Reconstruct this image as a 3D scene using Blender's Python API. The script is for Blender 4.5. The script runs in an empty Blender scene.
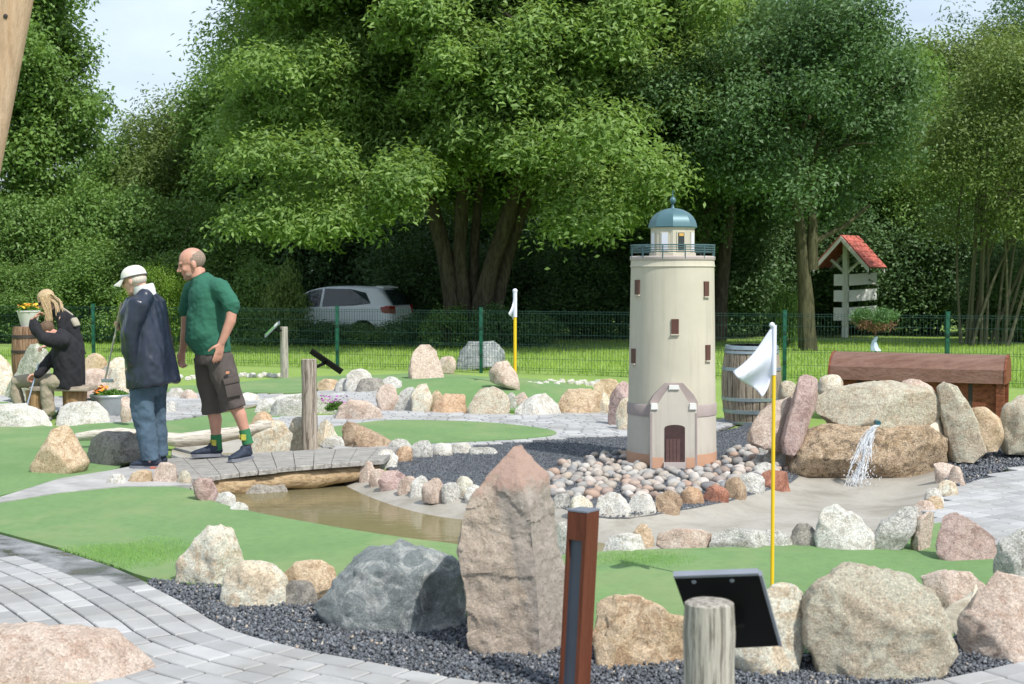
import bpy, bmesh, math, random
import numpy as np
from mathutils import Vector, Matrix, noise
from mathutils.geometry import delaunay_2d_cdt
R = math.radians
rnd = random.Random(7)
rng = np.random.default_rng(11)
S = bpy.context.scene
COL = S.collection

# ------------------------------------------------------------------ camera
CH, PITCH, F = 1.62, math.atan((342 - 276) / 1422.2), 1024 * 50 / 36
cd = bpy.data.cameras.new('camera'); cam = bpy.data.objects.new('camera', cd); COL.objects.link(cam)
cam.location = (0, 0, CH); cam.rotation_euler = (R(90) - PITCH, 0, 0)
cd.lens = 50; cd.sensor_width = 36; cd.clip_end = 2000; cd.clip_start = .05
cd.dof.use_dof = True; cd.dof.focus_distance = 12; cd.dof.aperture_fstop = 6.3
S.camera = cam
CP, SP = math.cos(PITCH), math.sin(PITCH)

def ray(px, py):
    a = (px - 512) / F; b = -(py - 342) / F
    return Vector((a, CP + b * SP, -SP + b * CP))
def g(px, py, z=0.0):               # where a point seen in the photo meets the level z
    d = ray(px, py); t = (z - CH) / d.z
    return Vector((d.x * t, d.y * t, z))
def at(px, py, Y):                  # where it stands at distance Y
    d = ray(px, py); t = Y / d.y
    return Vector((d.x * t, Y, CH + d.z * t))

# ------------------------------------------------------------------ tagging
def tag(o, label=None, cat=None, group=None, kind=None):
    if label: o['label'] = label
    if cat: o['category'] = cat
    if group: o['group'] = group
    if kind: o['kind'] = kind
    return o
def thing(name, label, cat, loc, group=None):
    o = bpy.data.objects.new(name, None); COL.objects.link(o); o.location = loc
    o.empty_display_size = .1
    return tag(o, label, cat, group)

# ------------------------------------------------------------------ mesh building
class MB:
    def __init__(s): s.V = []; s.F = []
    def add(s, V, Fc):
        n = len(s.V); s.V += [tuple(v) for v in V]; s.F += [tuple(i + n for i in f) for f in Fc]; return s
    def box(s, c, d, M=None, bev=0.0):
        bm = bmesh.new(); bmesh.ops.create_cube(bm, size=1)
        for v in bm.verts: v.co = Vector((v.co.x * d[0], v.co.y * d[1], v.co.z * d[2]))
        if bev: bmesh.ops.bevel(bm, geom=bm.edges[:], offset=bev, segments=2, affect='EDGES', profile=.6)
        bm.verts.index_update(); c = Vector(c)
        V = [(M @ v.co if M else v.co) + c for v in bm.verts]
        s.add(V, [[v.index for v in f.verts] for f in bm.faces]); bm.free(); return s
    def tube(s, P, r, n=10, cap=True, ell=None, wob=0, round_=False):
        P = [Vector(p) for p in P]; m = len(P)
        if not hasattr(r, '__len__'): r = [r] * m
        if round_ and m > 1:
            d0 = (P[0] - P[1]).normalized(); d1 = (P[-1] - P[-2]).normalized()
            def rr(x): return x if not isinstance(x, tuple) else (x[0], x[1])
            def sc(x, k): return tuple(q * k for q in x) if isinstance(x, tuple) else x * k
            def mx(x): return min(x) if isinstance(x, tuple) else x
            P = [P[0] + d0 * mx(r[0]) * .95, P[0] + d0 * mx(r[0]) * .7] + P + [P[-1] + d1 * mx(r[-1]) * .7, P[-1] + d1 * mx(r[-1]) * .95]
            r = [sc(r[0], .3), sc(r[0], .72)] + list(r) + [sc(r[-1], .72), sc(r[-1], .3)]; m = len(P)
        up = None; V = []; Fc = []
        for i in range(m):
            t = (P[min(i + 1, m - 1)] - P[max(i - 1, 0)]).normalized()
            if up is None:
                if ell is not None: up = Vector(ell) - t * t.dot(Vector(ell))
                else:
                    up = Vector((0, 0, 1)) if abs(t.z) < .9 else Vector((0, 1, 0)); up = up - t * t.dot(up)
            else:
                up = up - t * t.dot(up)
            if up.length < 1e-6: up = t.orthogonal()
            up.normalize(); sd = t.cross(up)
            ra, rb = (r[i] if isinstance(r[i], tuple) else (r[i], r[i]))
            for k in range(n):
                a = 2 * math.pi * k / n; w = 1
                if wob: w = 1 + wob * noise.noise(Vector((P[i].x * 3 + math.cos(a), P[i].z * 3 + math.sin(a), P[i].y * 3)))
                V.append(P[i] + (up * math.cos(a) * ra + sd * math.sin(a) * rb) * w)
        for i in range(m - 1):
            for k in range(n):
                Fc.append((i * n + k, i * n + (k + 1) % n, (i + 1) * n + (k + 1) % n, (i + 1) * n + k))
        if cap:
            Fc.append(tuple(range(n))[::-1]); Fc.append(tuple((m - 1) * n + k for k in range(n)))
        s.add(V, Fc); return s
    def lathe(s, c, prof, n=32, a0=0):
        c = Vector(c); V = []; Fc = []; m = len(prof)
        for r, z in prof:
            for k in range(n):
                a = a0 + 2 * math.pi * k / n; V.append(c + Vector((r * math.cos(a), r * math.sin(a), z)))
        for i in range(m - 1):
            for k in range(n): Fc.append((i * n + k, i * n + (k + 1) % n, (i + 1) * n + (k + 1) % n, (i + 1) * n + k))
        Fc.append(tuple(range(n))[::-1]); Fc.append(tuple((m - 1) * n + k for k in range(n)))
        s.add(V, Fc); return s
    def ell(s, c, r, M=None, n=14):
        c = Vector(c); V = []; Fc = []; m = n // 2 + 1
        for i in range(1, m):
            th = math.pi * i / m
            for k in range(n):
                a = 2 * math.pi * k / n
                v = Vector((r[0] * math.sin(th) * math.cos(a), r[1] * math.sin(th) * math.sin(a), -r[2] * math.cos(th)))
                V.append(c + (M @ v if M else v))
        for i in range(m - 2):
            for k in range(n): Fc.append((i * n + k, i * n + (k + 1) % n, (i + 1) * n + (k + 1) % n, (i + 1) * n + k))
        b = Vector((0, 0, -r[2])); t = -b
        V.append(c + (M @ b if M else b)); V.append(c + (M @ t if M else t)); L = len(V)
        for k in range(n):
            Fc.append((L - 2, (k + 1) % n, k)); Fc.append((L - 1, (m - 2) * n + k, (m - 2) * n + (k + 1) % n))
        s.add(V, Fc); return s
    def prism(s, poly, ext):            # 3d polygon pushed along the vector ext
        P = [Vector(p) for p in poly]; n = len(P); E = Vector(ext)
        s.add(P + [p + E for p in P], [tuple(range(n))[::-1], tuple(range(n, 2 * n))] +
              [(k, (k + 1) % n, n + (k + 1) % n, n + k) for k in range(n)]); return s

def mesh_of(name, V, Fc, mat, smooth=True, angle=None, fix=True):
    me = bpy.data.meshes.new(name); me.from_pydata([tuple(v) for v in V], [], Fc)
    if fix:
        bm = bmesh.new(); bm.from_mesh(me); bmesh.ops.recalc_face_normals(bm, faces=bm.faces); bm.to_mesh(me); bm.free()
    me.materials.append(mat)
    if smooth:
        me.shade_smooth()
        if angle: me.set_sharp_from_angle(angle=R(angle))
    me.update(); return me
def obj(name, mb, mat, parent=None, loc=None, smooth=True, angle=40, fix=True):
    """mb holds world coordinates; the object's origin goes to loc (or to the parent's)"""
    o0 = parent
    base = Vector((0, 0, 0))
    q = parent
    while q is not None: base = base + Vector(q.location); q = q.parent
    if loc is not None: base = Vector(loc)
    V = [Vector(v) - base for v in mb.V]
    o = bpy.data.objects.new(name, mesh_of(name, V, mb.F, mat, smooth, angle, fix)); COL.objects.link(o)
    if parent is not None: o.parent = parent
    else: o.location = base
    return o
def struct(name, mb, mat, **k):
    return tag(obj(name, mb, mat, **k), kind='structure')
def remeshed(mb, vox, smooth=3, disp=None):
    me = bpy.data.meshes.new('tmp'); me.from_pydata(mb.V, [], mb.F)
    bm = bmesh.new(); bm.from_mesh(me); bmesh.ops.recalc_face_normals(bm, faces=bm.faces); bm.to_mesh(me); bm.free()
    o = bpy.data.objects.new('tmp', me); COL.objects.link(o)
    m = o.modifiers.new('r', 'REMESH'); m.mode = 'VOXEL'; m.voxel_size = vox
    if smooth:
        k = o.modifiers.new('s', 'SMOOTH'); k.factor = .5; k.iterations = smooth
    dg = bpy.context.evaluated_depsgraph_get(); e = o.evaluated_get(dg); m2 = e.to_mesh()
    out = MB(); N = [v.normal.copy() for v in m2.vertices]
    out.V = [tuple(v.co + (N[i] * disp(v.co) if disp else Vector())) for i, v in enumerate(m2.vertices)]
    out.F = [tuple(p.vertices) for p in m2.polygons]
    e.to_mesh_clear(); bpy.data.objects.remove(o); bpy.data.meshes.remove(me); return out

# ------------------------------------------------------------------ materials
def newmat(name):
    m = bpy.data.materials.new(name); m.use_nodes = True
    nt = m.node_tree; return m, nt, nt.nodes['Principled BSDF']
def nd(nt, t, **k):
    n = nt.nodes.new(t)
    for a, b in k.items():
        if a in n.inputs.keys() and not hasattr(n, a): n.inputs[a].default_value = b
        else: setattr(n, a, b)
    return n
def ramp(nt, src, stops):
    r = nt.nodes.new('ShaderNodeValToRGB'); e = r.color_ramp.elements
    e[0].position, e[0].color = stops[0][0], (*stops[0][1], 1)
    e[1].position, e[1].color = stops[-1][0], (*stops[-1][1], 1)
    for p, c in stops[1:-1]:
        q = e.new(p); q.color = (*c, 1)
    nt.links.new(src, r.inputs[0]); return r.outputs[0]
def mixc(nt, f, a, b, mode='MIX'):
    m = nt.nodes.new('ShaderNodeMix'); m.data_type = 'RGBA'; m.blend_type = mode
    if hasattr(f, 'links'): nt.links.new(f, m.inputs[0])
    else: m.inputs[0].default_value = f
    for s, i in ((a, 6), (b, 7)):
        if hasattr(s, 'links'): nt.links.new(s, m.inputs[i])
        else: m.inputs[i].default_value = (*s, 1)
    return m.outputs[2]
def coord(nt, rand=True):
    t = nt.nodes.new('ShaderNodeTexCoord'); out = t.outputs['Object']
    if rand:
        oi = nt.nodes.new('ShaderNodeObjectInfo'); ma = nd(nt, 'ShaderNodeMath', operation='MULTIPLY'); ma.inputs[1].default_value = 37.0
        nt.links.new(oi.outputs['Random'], ma.inputs[0])
        v = nd(nt, 'ShaderNodeVectorMath', operation='ADD'); nt.links.new(out, v.inputs[0]); nt.links.new(ma.outputs[0], v.inputs[1]); out = v.outputs[0]
    return out
def ntex(nt, co, scale, detail=6, rough=.6, dist=0):
    n = nt.nodes.new('ShaderNodeTexNoise'); n.inputs['Scale'].default_value = scale; n.inputs['Detail'].default_value = detail
    n.inputs['Roughness'].default_value = rough; n.inputs['Distortion'].default_value = dist
    nt.links.new(co, n.inputs['Vector']); return n.outputs['Fac']
def bump(nt, p, h, s, d=.02):
    b = nt.nodes.new('ShaderNodeBump'); b.inputs['Strength'].default_value = s; b.inputs['Distance'].default_value = d
    nt.links.new(h, b.inputs['Height']); nt.links.new(b.outputs[0], p.inputs['Normal'])
def plain(name, c, rough=.6, var=.12, scale=8, metal=0, bmp=0, spec=.4, rand=True):
    m, nt, p = newmat(name); co = coord(nt, rand); n = ntex(nt, co, scale)
    a = tuple(x * (1 - var) for x in c); b = tuple(min(1, x * (1 + var)) for x in c)
    nt.links.new(ramp(nt, n, [(.3, a), (.7, b)]), p.inputs['Base Color'])
    p.inputs['Roughness'].default_value = rough; p.inputs['Metallic'].default_value = metal
    p.inputs['Specular IOR Level'].default_value = spec
    if bmp: bump(nt, p, ntex(nt, co, scale * 5), bmp)
    return m
def rockmat(name, c1, c2, c3, dark=(.06, .055, .05), scale=4.5, speck=.5, bstr=.55):
    c1, c2, c3 = (tuple(min(.72, x * 1.42 + .01) for x in c) for c in (c1, c2, c3))
    m, nt, p = newmat(name); co = coord(nt)
    big = ntex(nt, co, scale, 10, .72, .8); base = ramp(nt, big, [(.30, tuple(x * .62 for x in c1)), (.42, c1), (.54, c2), (.64, c1), (.74, tuple(x * .8 for x in c3))])
    veins = ntex(nt, co, scale * 2.3, 10, .7, 1.5)
    base = mixc(nt, ramp(nt, veins, [(.50, (0, 0, 0)), (.60, (.85, .85, .85))]), base, c3)
    v = nt.nodes.new('ShaderNodeTexVoronoi'); v.inputs['Scale'].default_value = 70; nt.links.new(co, v.inputs['Vector'])
    sp = ntex(nt, co, 42, 6, .85)
    base = mixc(nt, ramp(nt, sp, [(.3, (speck,) * 3), (.44, (0, 0, 0))]), base, dark)
    base = mixc(nt, ramp(nt, sp, [(.58, (0, 0, 0)), (.72, (speck * .8,) * 3)]), base, tuple(min(1, x * 1.5 + .03) for x in c2))
    vo = nt.nodes.new('ShaderNodeTexVoronoi'); vo.inputs['Scale'].default_value = 150; nt.links.new(co, vo.inputs['Vector']); sc_ = nt.nodes.new('ShaderNodeSeparateColor'); nt.links.new(vo.outputs['Color'], sc_.inputs[0])
    base = mixc(nt, min(1, speck * 1.25), base, ramp(nt, sc_.outputs[0], [(0, (.5,) * 3), (.22, (.9,) * 3), (.7, (1.12,) * 3), (1, (1.5,) * 3)]), 'MULTIPLY')
    stain = ntex(nt, co, 2.1, 5, .6)
    base = mixc(nt, ramp(nt, stain, [(.6, (0, 0, 0)), (.78, (.45,) * 3)]), base, tuple(x * .45 for x in c1))
    nt.links.new(base, p.inputs['Base Color']); p.inputs['Roughness'].default_value = .85; p.inputs['Specular IOR Level'].default_value = .25
    h = nd(nt, 'ShaderNodeMath', operation='ADD'); nt.links.new(ntex(nt, co, 20, 12, .78), h.inputs[0])
    k = nd(nt, 'ShaderNodeMath', operation='MULTIPLY'); k.inputs[1].default_value = .5; nt.links.new(sp, k.inputs[0]); nt.links.new(k.outputs[0], h.inputs[1])
    bump(nt, p, h.outputs[0], min(1, bstr * 1.25), .06); return m
RM = {
 'cream':  rockmat('cream_granite', (.50,.42,.31), (.60,.53,.43), (.37,.29,.20)),
 'white':  rockmat('white_granite', (.45,.425,.38), (.54,.515,.47), (.33,.305,.26)),
 'tan':    rockmat('tan_granite', (.40,.30,.19), (.48,.38,.27), (.30,.20,.12)),
 'beige':  rockmat('beige_granite', (.47,.395,.30), (.545,.48,.385), (.35,.285,.205), speck=.5, bstr=.7),
 'pink':   rockmat('pink_granite', (.40,.315,.26), (.47,.395,.34), (.33,.235,.185)),
 'grey':   rockmat('grey_granite', (.33,.33,.31), (.43,.42,.39), (.24,.23,.20), speck=.65),
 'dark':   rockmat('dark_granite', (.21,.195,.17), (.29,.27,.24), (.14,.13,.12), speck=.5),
 'blue':   rockmat('blue_grey_stone', (.135,.155,.158), (.20,.22,.22), (.33,.34,.33), dark=(.04,.05,.05), scale=3, speck=.35),
 'brown':  rockmat('brown_granite', (.27,.19,.125), (.35,.27,.19), (.18,.125,.085)),
 'red':    rockmat('red_granite', (.25,.105,.065), (.34,.17,.12), (.17,.07,.05), dark=(.05,.02,.02)),
 'orange': rockmat('orange_granite', (.38,.25,.155), (.44,.32,.22), (.28,.17,.10)),
 'purple': rockmat('purple_granite', (.31,.215,.19), (.38,.29,.265), (.21,.14,.125), speck=.45),
 'moss':   rockmat('mossy_granite', (.27,.28,.22), (.42,.41,.36), (.17,.20,.12), speck=.6),
 'rust':   rockmat('wet_brown_granite', (.26,.185,.115), (.37,.285,.20), (.10,.075,.05), dark=(.025,.02,.017), scale=5, speck=.8),
 'mono':   rockmat('red_capped_granite', (.42,.325,.24), (.50,.40,.315), (.33,.255,.195), speck=.45, bstr=.6),
 'mortar': rockmat('pale_mortar', (.42,.37,.29), (.48,.44,.36), (.36,.31,.24), speck=.15, bstr=.3),
}
def mono_mat():                       # standing stone: brown below, grey upper band, red cap, split by a pale seam
    m = RM['mono']; nt = m.node_tree; p = nt.nodes['Principled BSDF']
    old = p.inputs['Base Color'].links[0].from_socket; t = nt.nodes.new('ShaderNodeTexCoord')
    s = nt.nodes.new('ShaderNodeSeparateXYZ'); nt.links.new(t.outputs['Object'], s.inputs[0])
    co = t.outputs['Object']; w = ntex(nt, co, 9, 6, .7)
    def lin(sock, k, o):
        a = nd(nt, 'ShaderNodeMath', operation='MULTIPLY_ADD'); nt.links.new(sock, a.inputs[0]); a.inputs[1].default_value = k; a.inputs[2].default_value = o; return a.outputs[0]
    def add(a, b):
        q = nd(nt, 'ShaderNodeMath', operation='ADD'); nt.links.new(a, q.inputs[0]); nt.links.new(b, q.inputs[1]); return q.outputs[0]
    grey = add(add(lin(s.outputs['Z'], .9, -.20), lin(s.outputs['X'], 3.6, 0)), lin(w, .5, 0))
    c = mixc(nt, ramp(nt, grey, [(.38, (0,)*3), (.46, (.8,)*3)]), old, (.44, .39, .355))
    gn = ntex(nt, co, 17, 12, .8, .5); c = mixc(nt, .45, c, ramp(nt, gn, [(.38, (.30,.255,.215)), (.60, (.60,.54,.48))]), 'MIX')
    cap = add(lin(s.outputs['Z'], 2.6, -1.75), lin(w, .9, 0))
    c = mixc(nt, ramp(nt, cap, [(.48, (0,)*3), (.66, (.75,)*3)]), c, (.56, .36, .29))
    nt.links.new(c, p.inputs['Base Color'])
mono_mat()

def renderwall(name, c):             # painted render with rain streaks and grime at the foot
    m, nt, p = newmat(name); co = coord(nt, False); s = nt.nodes.new('ShaderNodeSeparateXYZ'); nt.links.new(co, s.inputs[0])
    mp = nt.nodes.new('ShaderNodeMapping'); mp.inputs['Scale'].default_value = (14, 14, .9); nt.links.new(co, mp.inputs[0])
    st = ntex(nt, mp.outputs[0], 1.4, 7, .65); n = ntex(nt, co, 3, 6, .6)
    col = ramp(nt, n, [(.3, tuple(x * .93 for x in c)), (.7, tuple(x * 1.05 for x in c))])
    col = mixc(nt, ramp(nt, st, [(.5, (0,) * 3), (.72, (.42,) * 3)]), col, tuple(x * .68 for x in c))
    a = nd(nt, 'ShaderNodeMath', operation='MULTIPLY_ADD'); nt.links.new(s.outputs['Z'], a.inputs[0]); a.inputs[1].default_value = -2.2; nt.links.new(st, a.inputs[2])
    col = mixc(nt, ramp(nt, a.outputs[0], [(.12, (0,) * 3), (.45, (.35,) * 3)]), col, (.30, .26, .21))
    nt.links.new(col, p.inputs['Base Color']); p.inputs['Roughness'].default_value = .85; p.inputs['Specular IOR Level'].default_value = .2; bump(nt, p, ntex(nt, co, 90, 4, .7), .12, .004); return m
def leafmat(name, c, c2, trans=.28, hue=.0):
    m, nt, p = newmat(name)
    gi = nt.nodes.new('ShaderNodeNewGeometry')
    col = ramp(nt, gi.outputs['Random Per Island'], [(0, c), (.6, tuple((x + y) / 2 for x, y in zip(c, c2))), (1, c2)])
    co = coord(nt, False); b = ntex(nt, co, .55, 3); col = mixc(nt, ramp(nt, b, [(.35, (0,) * 3), (.65, (.55,) * 3)]), col, tuple(x * 1.25 for x in c2))
    nt.links.new(col, p.inputs['Base Color']); p.inputs['Roughness'].default_value = .5; p.inputs['Specular IOR Level'].default_value = .3
    t = nt.nodes.new('ShaderNodeBsdfTranslucent'); tc = mixc(nt, .5, col, tuple(x * y for x, y in zip(c2, (1.5, 1.5, .6)))); nt.links.new(tc, t.inputs[0])
    mx = nt.nodes.new('ShaderNodeMixShader'); mx.inputs[0].default_value = trans
    out = nt.nodes['Material Output']; nt.links.new(p.outputs[0], mx.inputs[1]); nt.links.new(t.outputs[0], mx.inputs[2]); nt.links.new(mx.outputs[0], out.inputs[0])
    return m
def woodmat(name, c, c2, stretch=(14, 14, 1.2), rough=.9, crack=.5):
    m, nt, p = newmat(name); co = coord(nt)
    mp = nt.nodes.new('ShaderNodeMapping'); mp.inputs['Scale'].default_value = stretch; nt.links.new(co, mp.inputs[0])
    n = ntex(nt, mp.outputs[0], 1.6, 8, .65, .3); col = ramp(nt, n, [(.3, c), (.65, c2)])
    n2 = ntex(nt, mp.outputs[0], 3.1, 6, .7); col = mixc(nt, ramp(nt, n2, [(.42, (crack,) * 3), (.52, (0,) * 3)]), col, tuple(x * .35 for x in c))
    nt.links.new(col, p.inputs['Base Color']); p.inputs['Roughness'].default_value = rough; p.inputs['Specular IOR Level'].default_value = .12
    bump(nt, p, n2, .7, .02); return m
M = {
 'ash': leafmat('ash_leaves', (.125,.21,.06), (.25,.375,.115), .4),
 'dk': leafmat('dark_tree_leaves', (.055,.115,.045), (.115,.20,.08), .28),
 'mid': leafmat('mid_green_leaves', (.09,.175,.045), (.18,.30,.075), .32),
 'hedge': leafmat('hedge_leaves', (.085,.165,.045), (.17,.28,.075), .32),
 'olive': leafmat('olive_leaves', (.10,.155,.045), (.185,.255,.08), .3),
 'fresh': leafmat('fresh_leaves', (.10,.19,.025), (.19,.30,.045), .3),
 'bark': woodmat('bark', (.05,.042,.032), (.115,.098,.075), (7, 7, 1.4), .9),
 'mossbark': woodmat('mossy_bark', (.05,.05,.026), (.11,.105,.06), (7, 7, 1.4), .9),
 'stems': plain('grey_stems', (.10,.095,.06), .8),
 'weather': woodmat('weathered_wood', (.31,.255,.205), (.50,.45,.39), (22, 22, 1.1), crack=.85),
 'postwood': woodmat('grey_post_wood', (.36,.325,.28), (.52,.49,.44), (21, 21, .9), crack=.8),
 'pale': woodmat('pale_log_wood', (.52,.47,.40), (.66,.62,.55), (2, 14, 14)),
 'deck': woodmat('deck_planks', (.27,.26,.245), (.43,.415,.39), (3, 22, 12), crack=.5),
 'beam': woodmat('yellow_log', (.36,.25,.14), (.50,.38,.24), (1.5, 14, 14)),
 'timber': woodmat('orange_timber', (.46,.30,.19), (.58,.42,.30), (12, 12, 1.0), crack=.25),
 'barrelw': woodmat('barrel_staves', (.20,.165,.125), (.37,.31,.245), (11, 11, 1.2)),
 'rustw': woodmat('rusty_staves', (.22,.12,.075), (.33,.22,.15), (11, 11, 1.2)),
 'chest': woodmat('brown_chest_lid', (.165,.085,.062), (.235,.14,.11), (.8, 7, 7), .45, .25),
 'chestf': woodmat('red_chest_side', (.19,.058,.032), (.25,.09,.052), (1.2, 10, 10), .55),
 'bench': woodmat('bench_wood', (.30,.24,.18), (.44,.38,.31), (2, 10, 10)),
 'stump': woodmat('stump_wood', (.26,.15,.075), (.42,.27,.14), (10, 10, 1.5)),
 'hoop': plain('galvanised_hoop', (.30,.36,.39), .45, .2, 9, .6),
 'zinc': plain('zinc', (.42,.46,.48), .4, .12, 6, .6),
 'black': plain('black_metal', (.006,.006,.007), .75, .2, spec=.12),
 'edge': plain('grey_board_edge', (.20,.22,.27), .35, .1),
 'strap': plain('dark_iron', (.035,.028,.025), .6, .2),
 'corten': woodmat('rust_brown_steel', (.095,.030,.017), (.135,.046,.026), (5, 5, .8), .5, .15),
 'lampdark': plain('dark_lamp_panel', (.06,.075,.10), .4, .1),
 'lamptop': plain('grey_lamp_cap', (.16,.18,.23), .4, .1),
 'fence': plain('green_fence', (.008,.085,.05), .4, .1),
 'wire': plain('dark_green_wire', (.008,.04,.028), .5, .1),
 'yellow': plain('yellow_pole', (.80,.52,.02), .35, .04),
 'whitecloth': plain('white_cloth', (.70,.72,.86), .8, .03),
 'whitepaint': plain('white_paint', (.70,.70,.68), .5, .06),
 'cream': renderwall('cream_render', (.505,.475,.39)),
 'creamlow': renderwall('grey_cream_render', (.50,.465,.41)),
 'lilac': plain('lilac_band', (.33,.275,.265), .75, .08, 5),
 'orangeband': plain('orange_band', (.50,.29,.19), .75, .07, 6),
 'door': plain('dark_brown_door', (.055,.03,.028), .55, .2, 20),
 'doorlight': plain('brown_door_leaf', (.11,.06,.055), .55, .15, 30),
 'winb': plain('brown_window', (.095,.040,.032), .5, .1),
 'teal': plain('teal_dome', (.075,.155,.18), .38, .06, 4, .2),
 'rail': plain('teal_rail', (.06,.12,.13), .45, .05),
 'gallery': plain('pinkish_gallery', (.46,.40,.38), .6, .05),
 'lampglass': plain('lamp_pane', (.02,.028,.026), .1, .1, spec=.6),
 'amber': plain('amber_lamp', (.62,.37,.10), .3, .1),
 'windlight': plain('pale_pane', (.68,.70,.80), .2, .05),
 'roofred': plain('red_roof_shingle', (.50,.135,.105), .75, .18, 9, bmp=.2),
 'carpaint': plain('silver_paint', (.86,.90,.95), .3, .03, 4, 0, spec=.6),
 'glass': plain('dark_car_glass', (.022,.035,.042), .06, .1, spec=.6),
 'redlens': plain('red_tail_lens', (.35,.012,.012), .2, .1),
 'tyre': plain('tyre_rubber', (.018,.018,.018), .8, .1),
 'rim': plain('alloy_rim', (.45,.46,.48), .35, .1, metal=.7),
 'plate': plain('number_plate', (.75,.75,.72), .5, .03),
 'skin': plain('skin', (.50,.26,.19), .5, .10, 14),
 'skinpale': plain('pale_skin', (.62,.37,.29), .5, .08, 14),
 'green': plain('green_sweater', (.026,.125,.082), .9, .10, 10, bmp=.25),
 'shorts': plain('brown_shorts', (.085,.07,.065), .9, .10, 12, bmp=.2),
 'pocket': plain('brown_pocket', (.076,.063,.059), .9, .12, 12),
 'navy': plain('navy_raincoat', (.019,.026,.045), .3, .22, 6, spec=.5),
 'collar': plain('white_hood_lining', (.66,.66,.66), .8, .05),
 'jeans': plain('blue_jeans', (.065,.105,.15), .9, .24, 8, bmp=.2),
 'navyshoe': plain('navy_shoe', (.022,.032,.055), .7, .35, 40),
 'sole': plain('grey_sole', (.18,.19,.22), .7, .12),
 'solered': plain('orange_sole_mark', (.5,.15,.10), .7, .1),
 'capc': plain('white_cap', (.70,.68,.62), .8, .05),
 'greyhair': plain('grey_hair', (.25,.19,.15), .9, .35, 90),
 'whitehair': plain('white_hair', (.58,.52,.46), .8, .2, 60),
 'blonde': plain('blonde_hair', (.44,.32,.185), .55, .45, 70),
 'brownhair': plain('brown_hair', (.12,.075,.045), .7, .3, 50),
 'blackcloth': plain('black_cloth', (.014,.014,.018), .85, .2, 10, bmp=.2),
 'khaki': plain('khaki_trousers', (.32,.275,.205), .9, .12, 9, bmp=.2),
 'eye': plain('dark_eye', (.02,.015,.012), .2), 'lip': plain('lips', (.36,.14,.11), .6), 'shades': plain('dark_glasses', (.01,.01,.012), .12),
 'sockg': plain('green_sock', (.03,.16,.065), .9, .1), 'socky': plain('yellow_sock_motif', (.45,.42,.07), .9, .3, 40),
 'shaft': plain('club_shaft', (.50,.48,.42), .35, .1, metal=.3), 'grip': plain('club_grip', (.36,.31,.22), .8, .15),
 'blueshaft': plain('pale_blue_shaft', (.42,.50,.68), .35, .1),
 'petaly': plain('yellow_petals', (.78,.50,.03), .6, .15), 'petalo': plain('orange_petals', (.75,.24,.03), .6, .2), 'petalp': plain('purple_petals', (.42,.09,.40), .6, .2),
 'leafy': leafmat('flower_leaves', (.05,.14,.02), (.12,.24,.04)), 'pine': leafmat('dwarf_pine_needles', (.06,.14,.05), (.13,.24,.09)),
 'dead': plain('brown_needles', (.22,.12,.07), .9, .3, 20),
 'bag': plain('beige_bag', (.42,.38,.30), .8, .1), 'ribbon': plain('pale_blue_ribbon', (.50,.62,.75), .6, .1),
 'signgreen': plain('green_sign_face', (.17,.36,.13), .4, .2), 'nozzle': plain('teal_nozzle', (.02,.10,.13), .35, .1),
 'pot': plain('pale_pot', (.55,.54,.52), .6, .1), 'knot': plain('pale_branch_scar', (.44,.34,.21), .8, .15),
}
# ------------------------------------------------------------------ terrain
def polyw(pts, z=0): return [g(x, y, z) for x, y in pts]
def smooth_poly(P, k=4):              # closed Catmull-Rom through the points
    n = len(P); out = []
    for i in range(n):
        a, b, c, d = P[i - 1], P[i], P[(i + 1) % n], P[(i + 2) % n]
        for j in range(k):
            t = j / k
            out.append(.5 * ((2 * b) + (c - a) * t + (2 * a - 5 * b + 4 * c - d) * t * t + (3 * b - a - 3 * c + d) * t ** 3))
    return out
POND = smooth_poly(polyw([(205,500),(250,511),(330,526),(400,537),(462,545),(560,556),(655,549),(720,548),(815,545),(880,537),(925,512),(945,490),(945,470),(930,452),(880,446),
        (810,446),(778,466),(768,486),(735,497),(655,513),(590,514),(540,501),(480,499),(430,489),(385,473),(372,463),(330,449),(270,440),(200,440),(172,450),(180,474)]), 3)
PX = np.array([p.x for p in POND]); PY = np.array([p.y for p in POND])
def inside(PXa, PYa, x, y):
    c = np.zeros(np.shape(x), bool); n = len(PXa); j = n - 1
    for i in range(n):
        with np.errstate(divide='ignore', invalid='ignore'):
            q = ((PYa[i] > y) != (PYa[j] > y)) & (x < (PXa[j] - PXa[i]) * (y - PYa[i]) / (PYa[j] - PYa[i] + 1e-12) + PXa[i])
        c ^= q; j = i
    return c
def pdist(x, y):
    d = np.full(np.shape(x), 1e9)
    for i in range(len(PX)):
        ax, ay, bx, by = PX[i - 1], PY[i - 1], PX[i], PY[i]
        t = np.clip(((x - ax) * (bx - ax) + (y - ay) * (by - ay)) / ((bx - ax) ** 2 + (by - ay) ** 2 + 1e-12), 0, 1)
        d = np.minimum(d, np.hypot(x - ax - t * (bx - ax), y - ay - t * (by - ay)))
    return d
WATER = -.10
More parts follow.
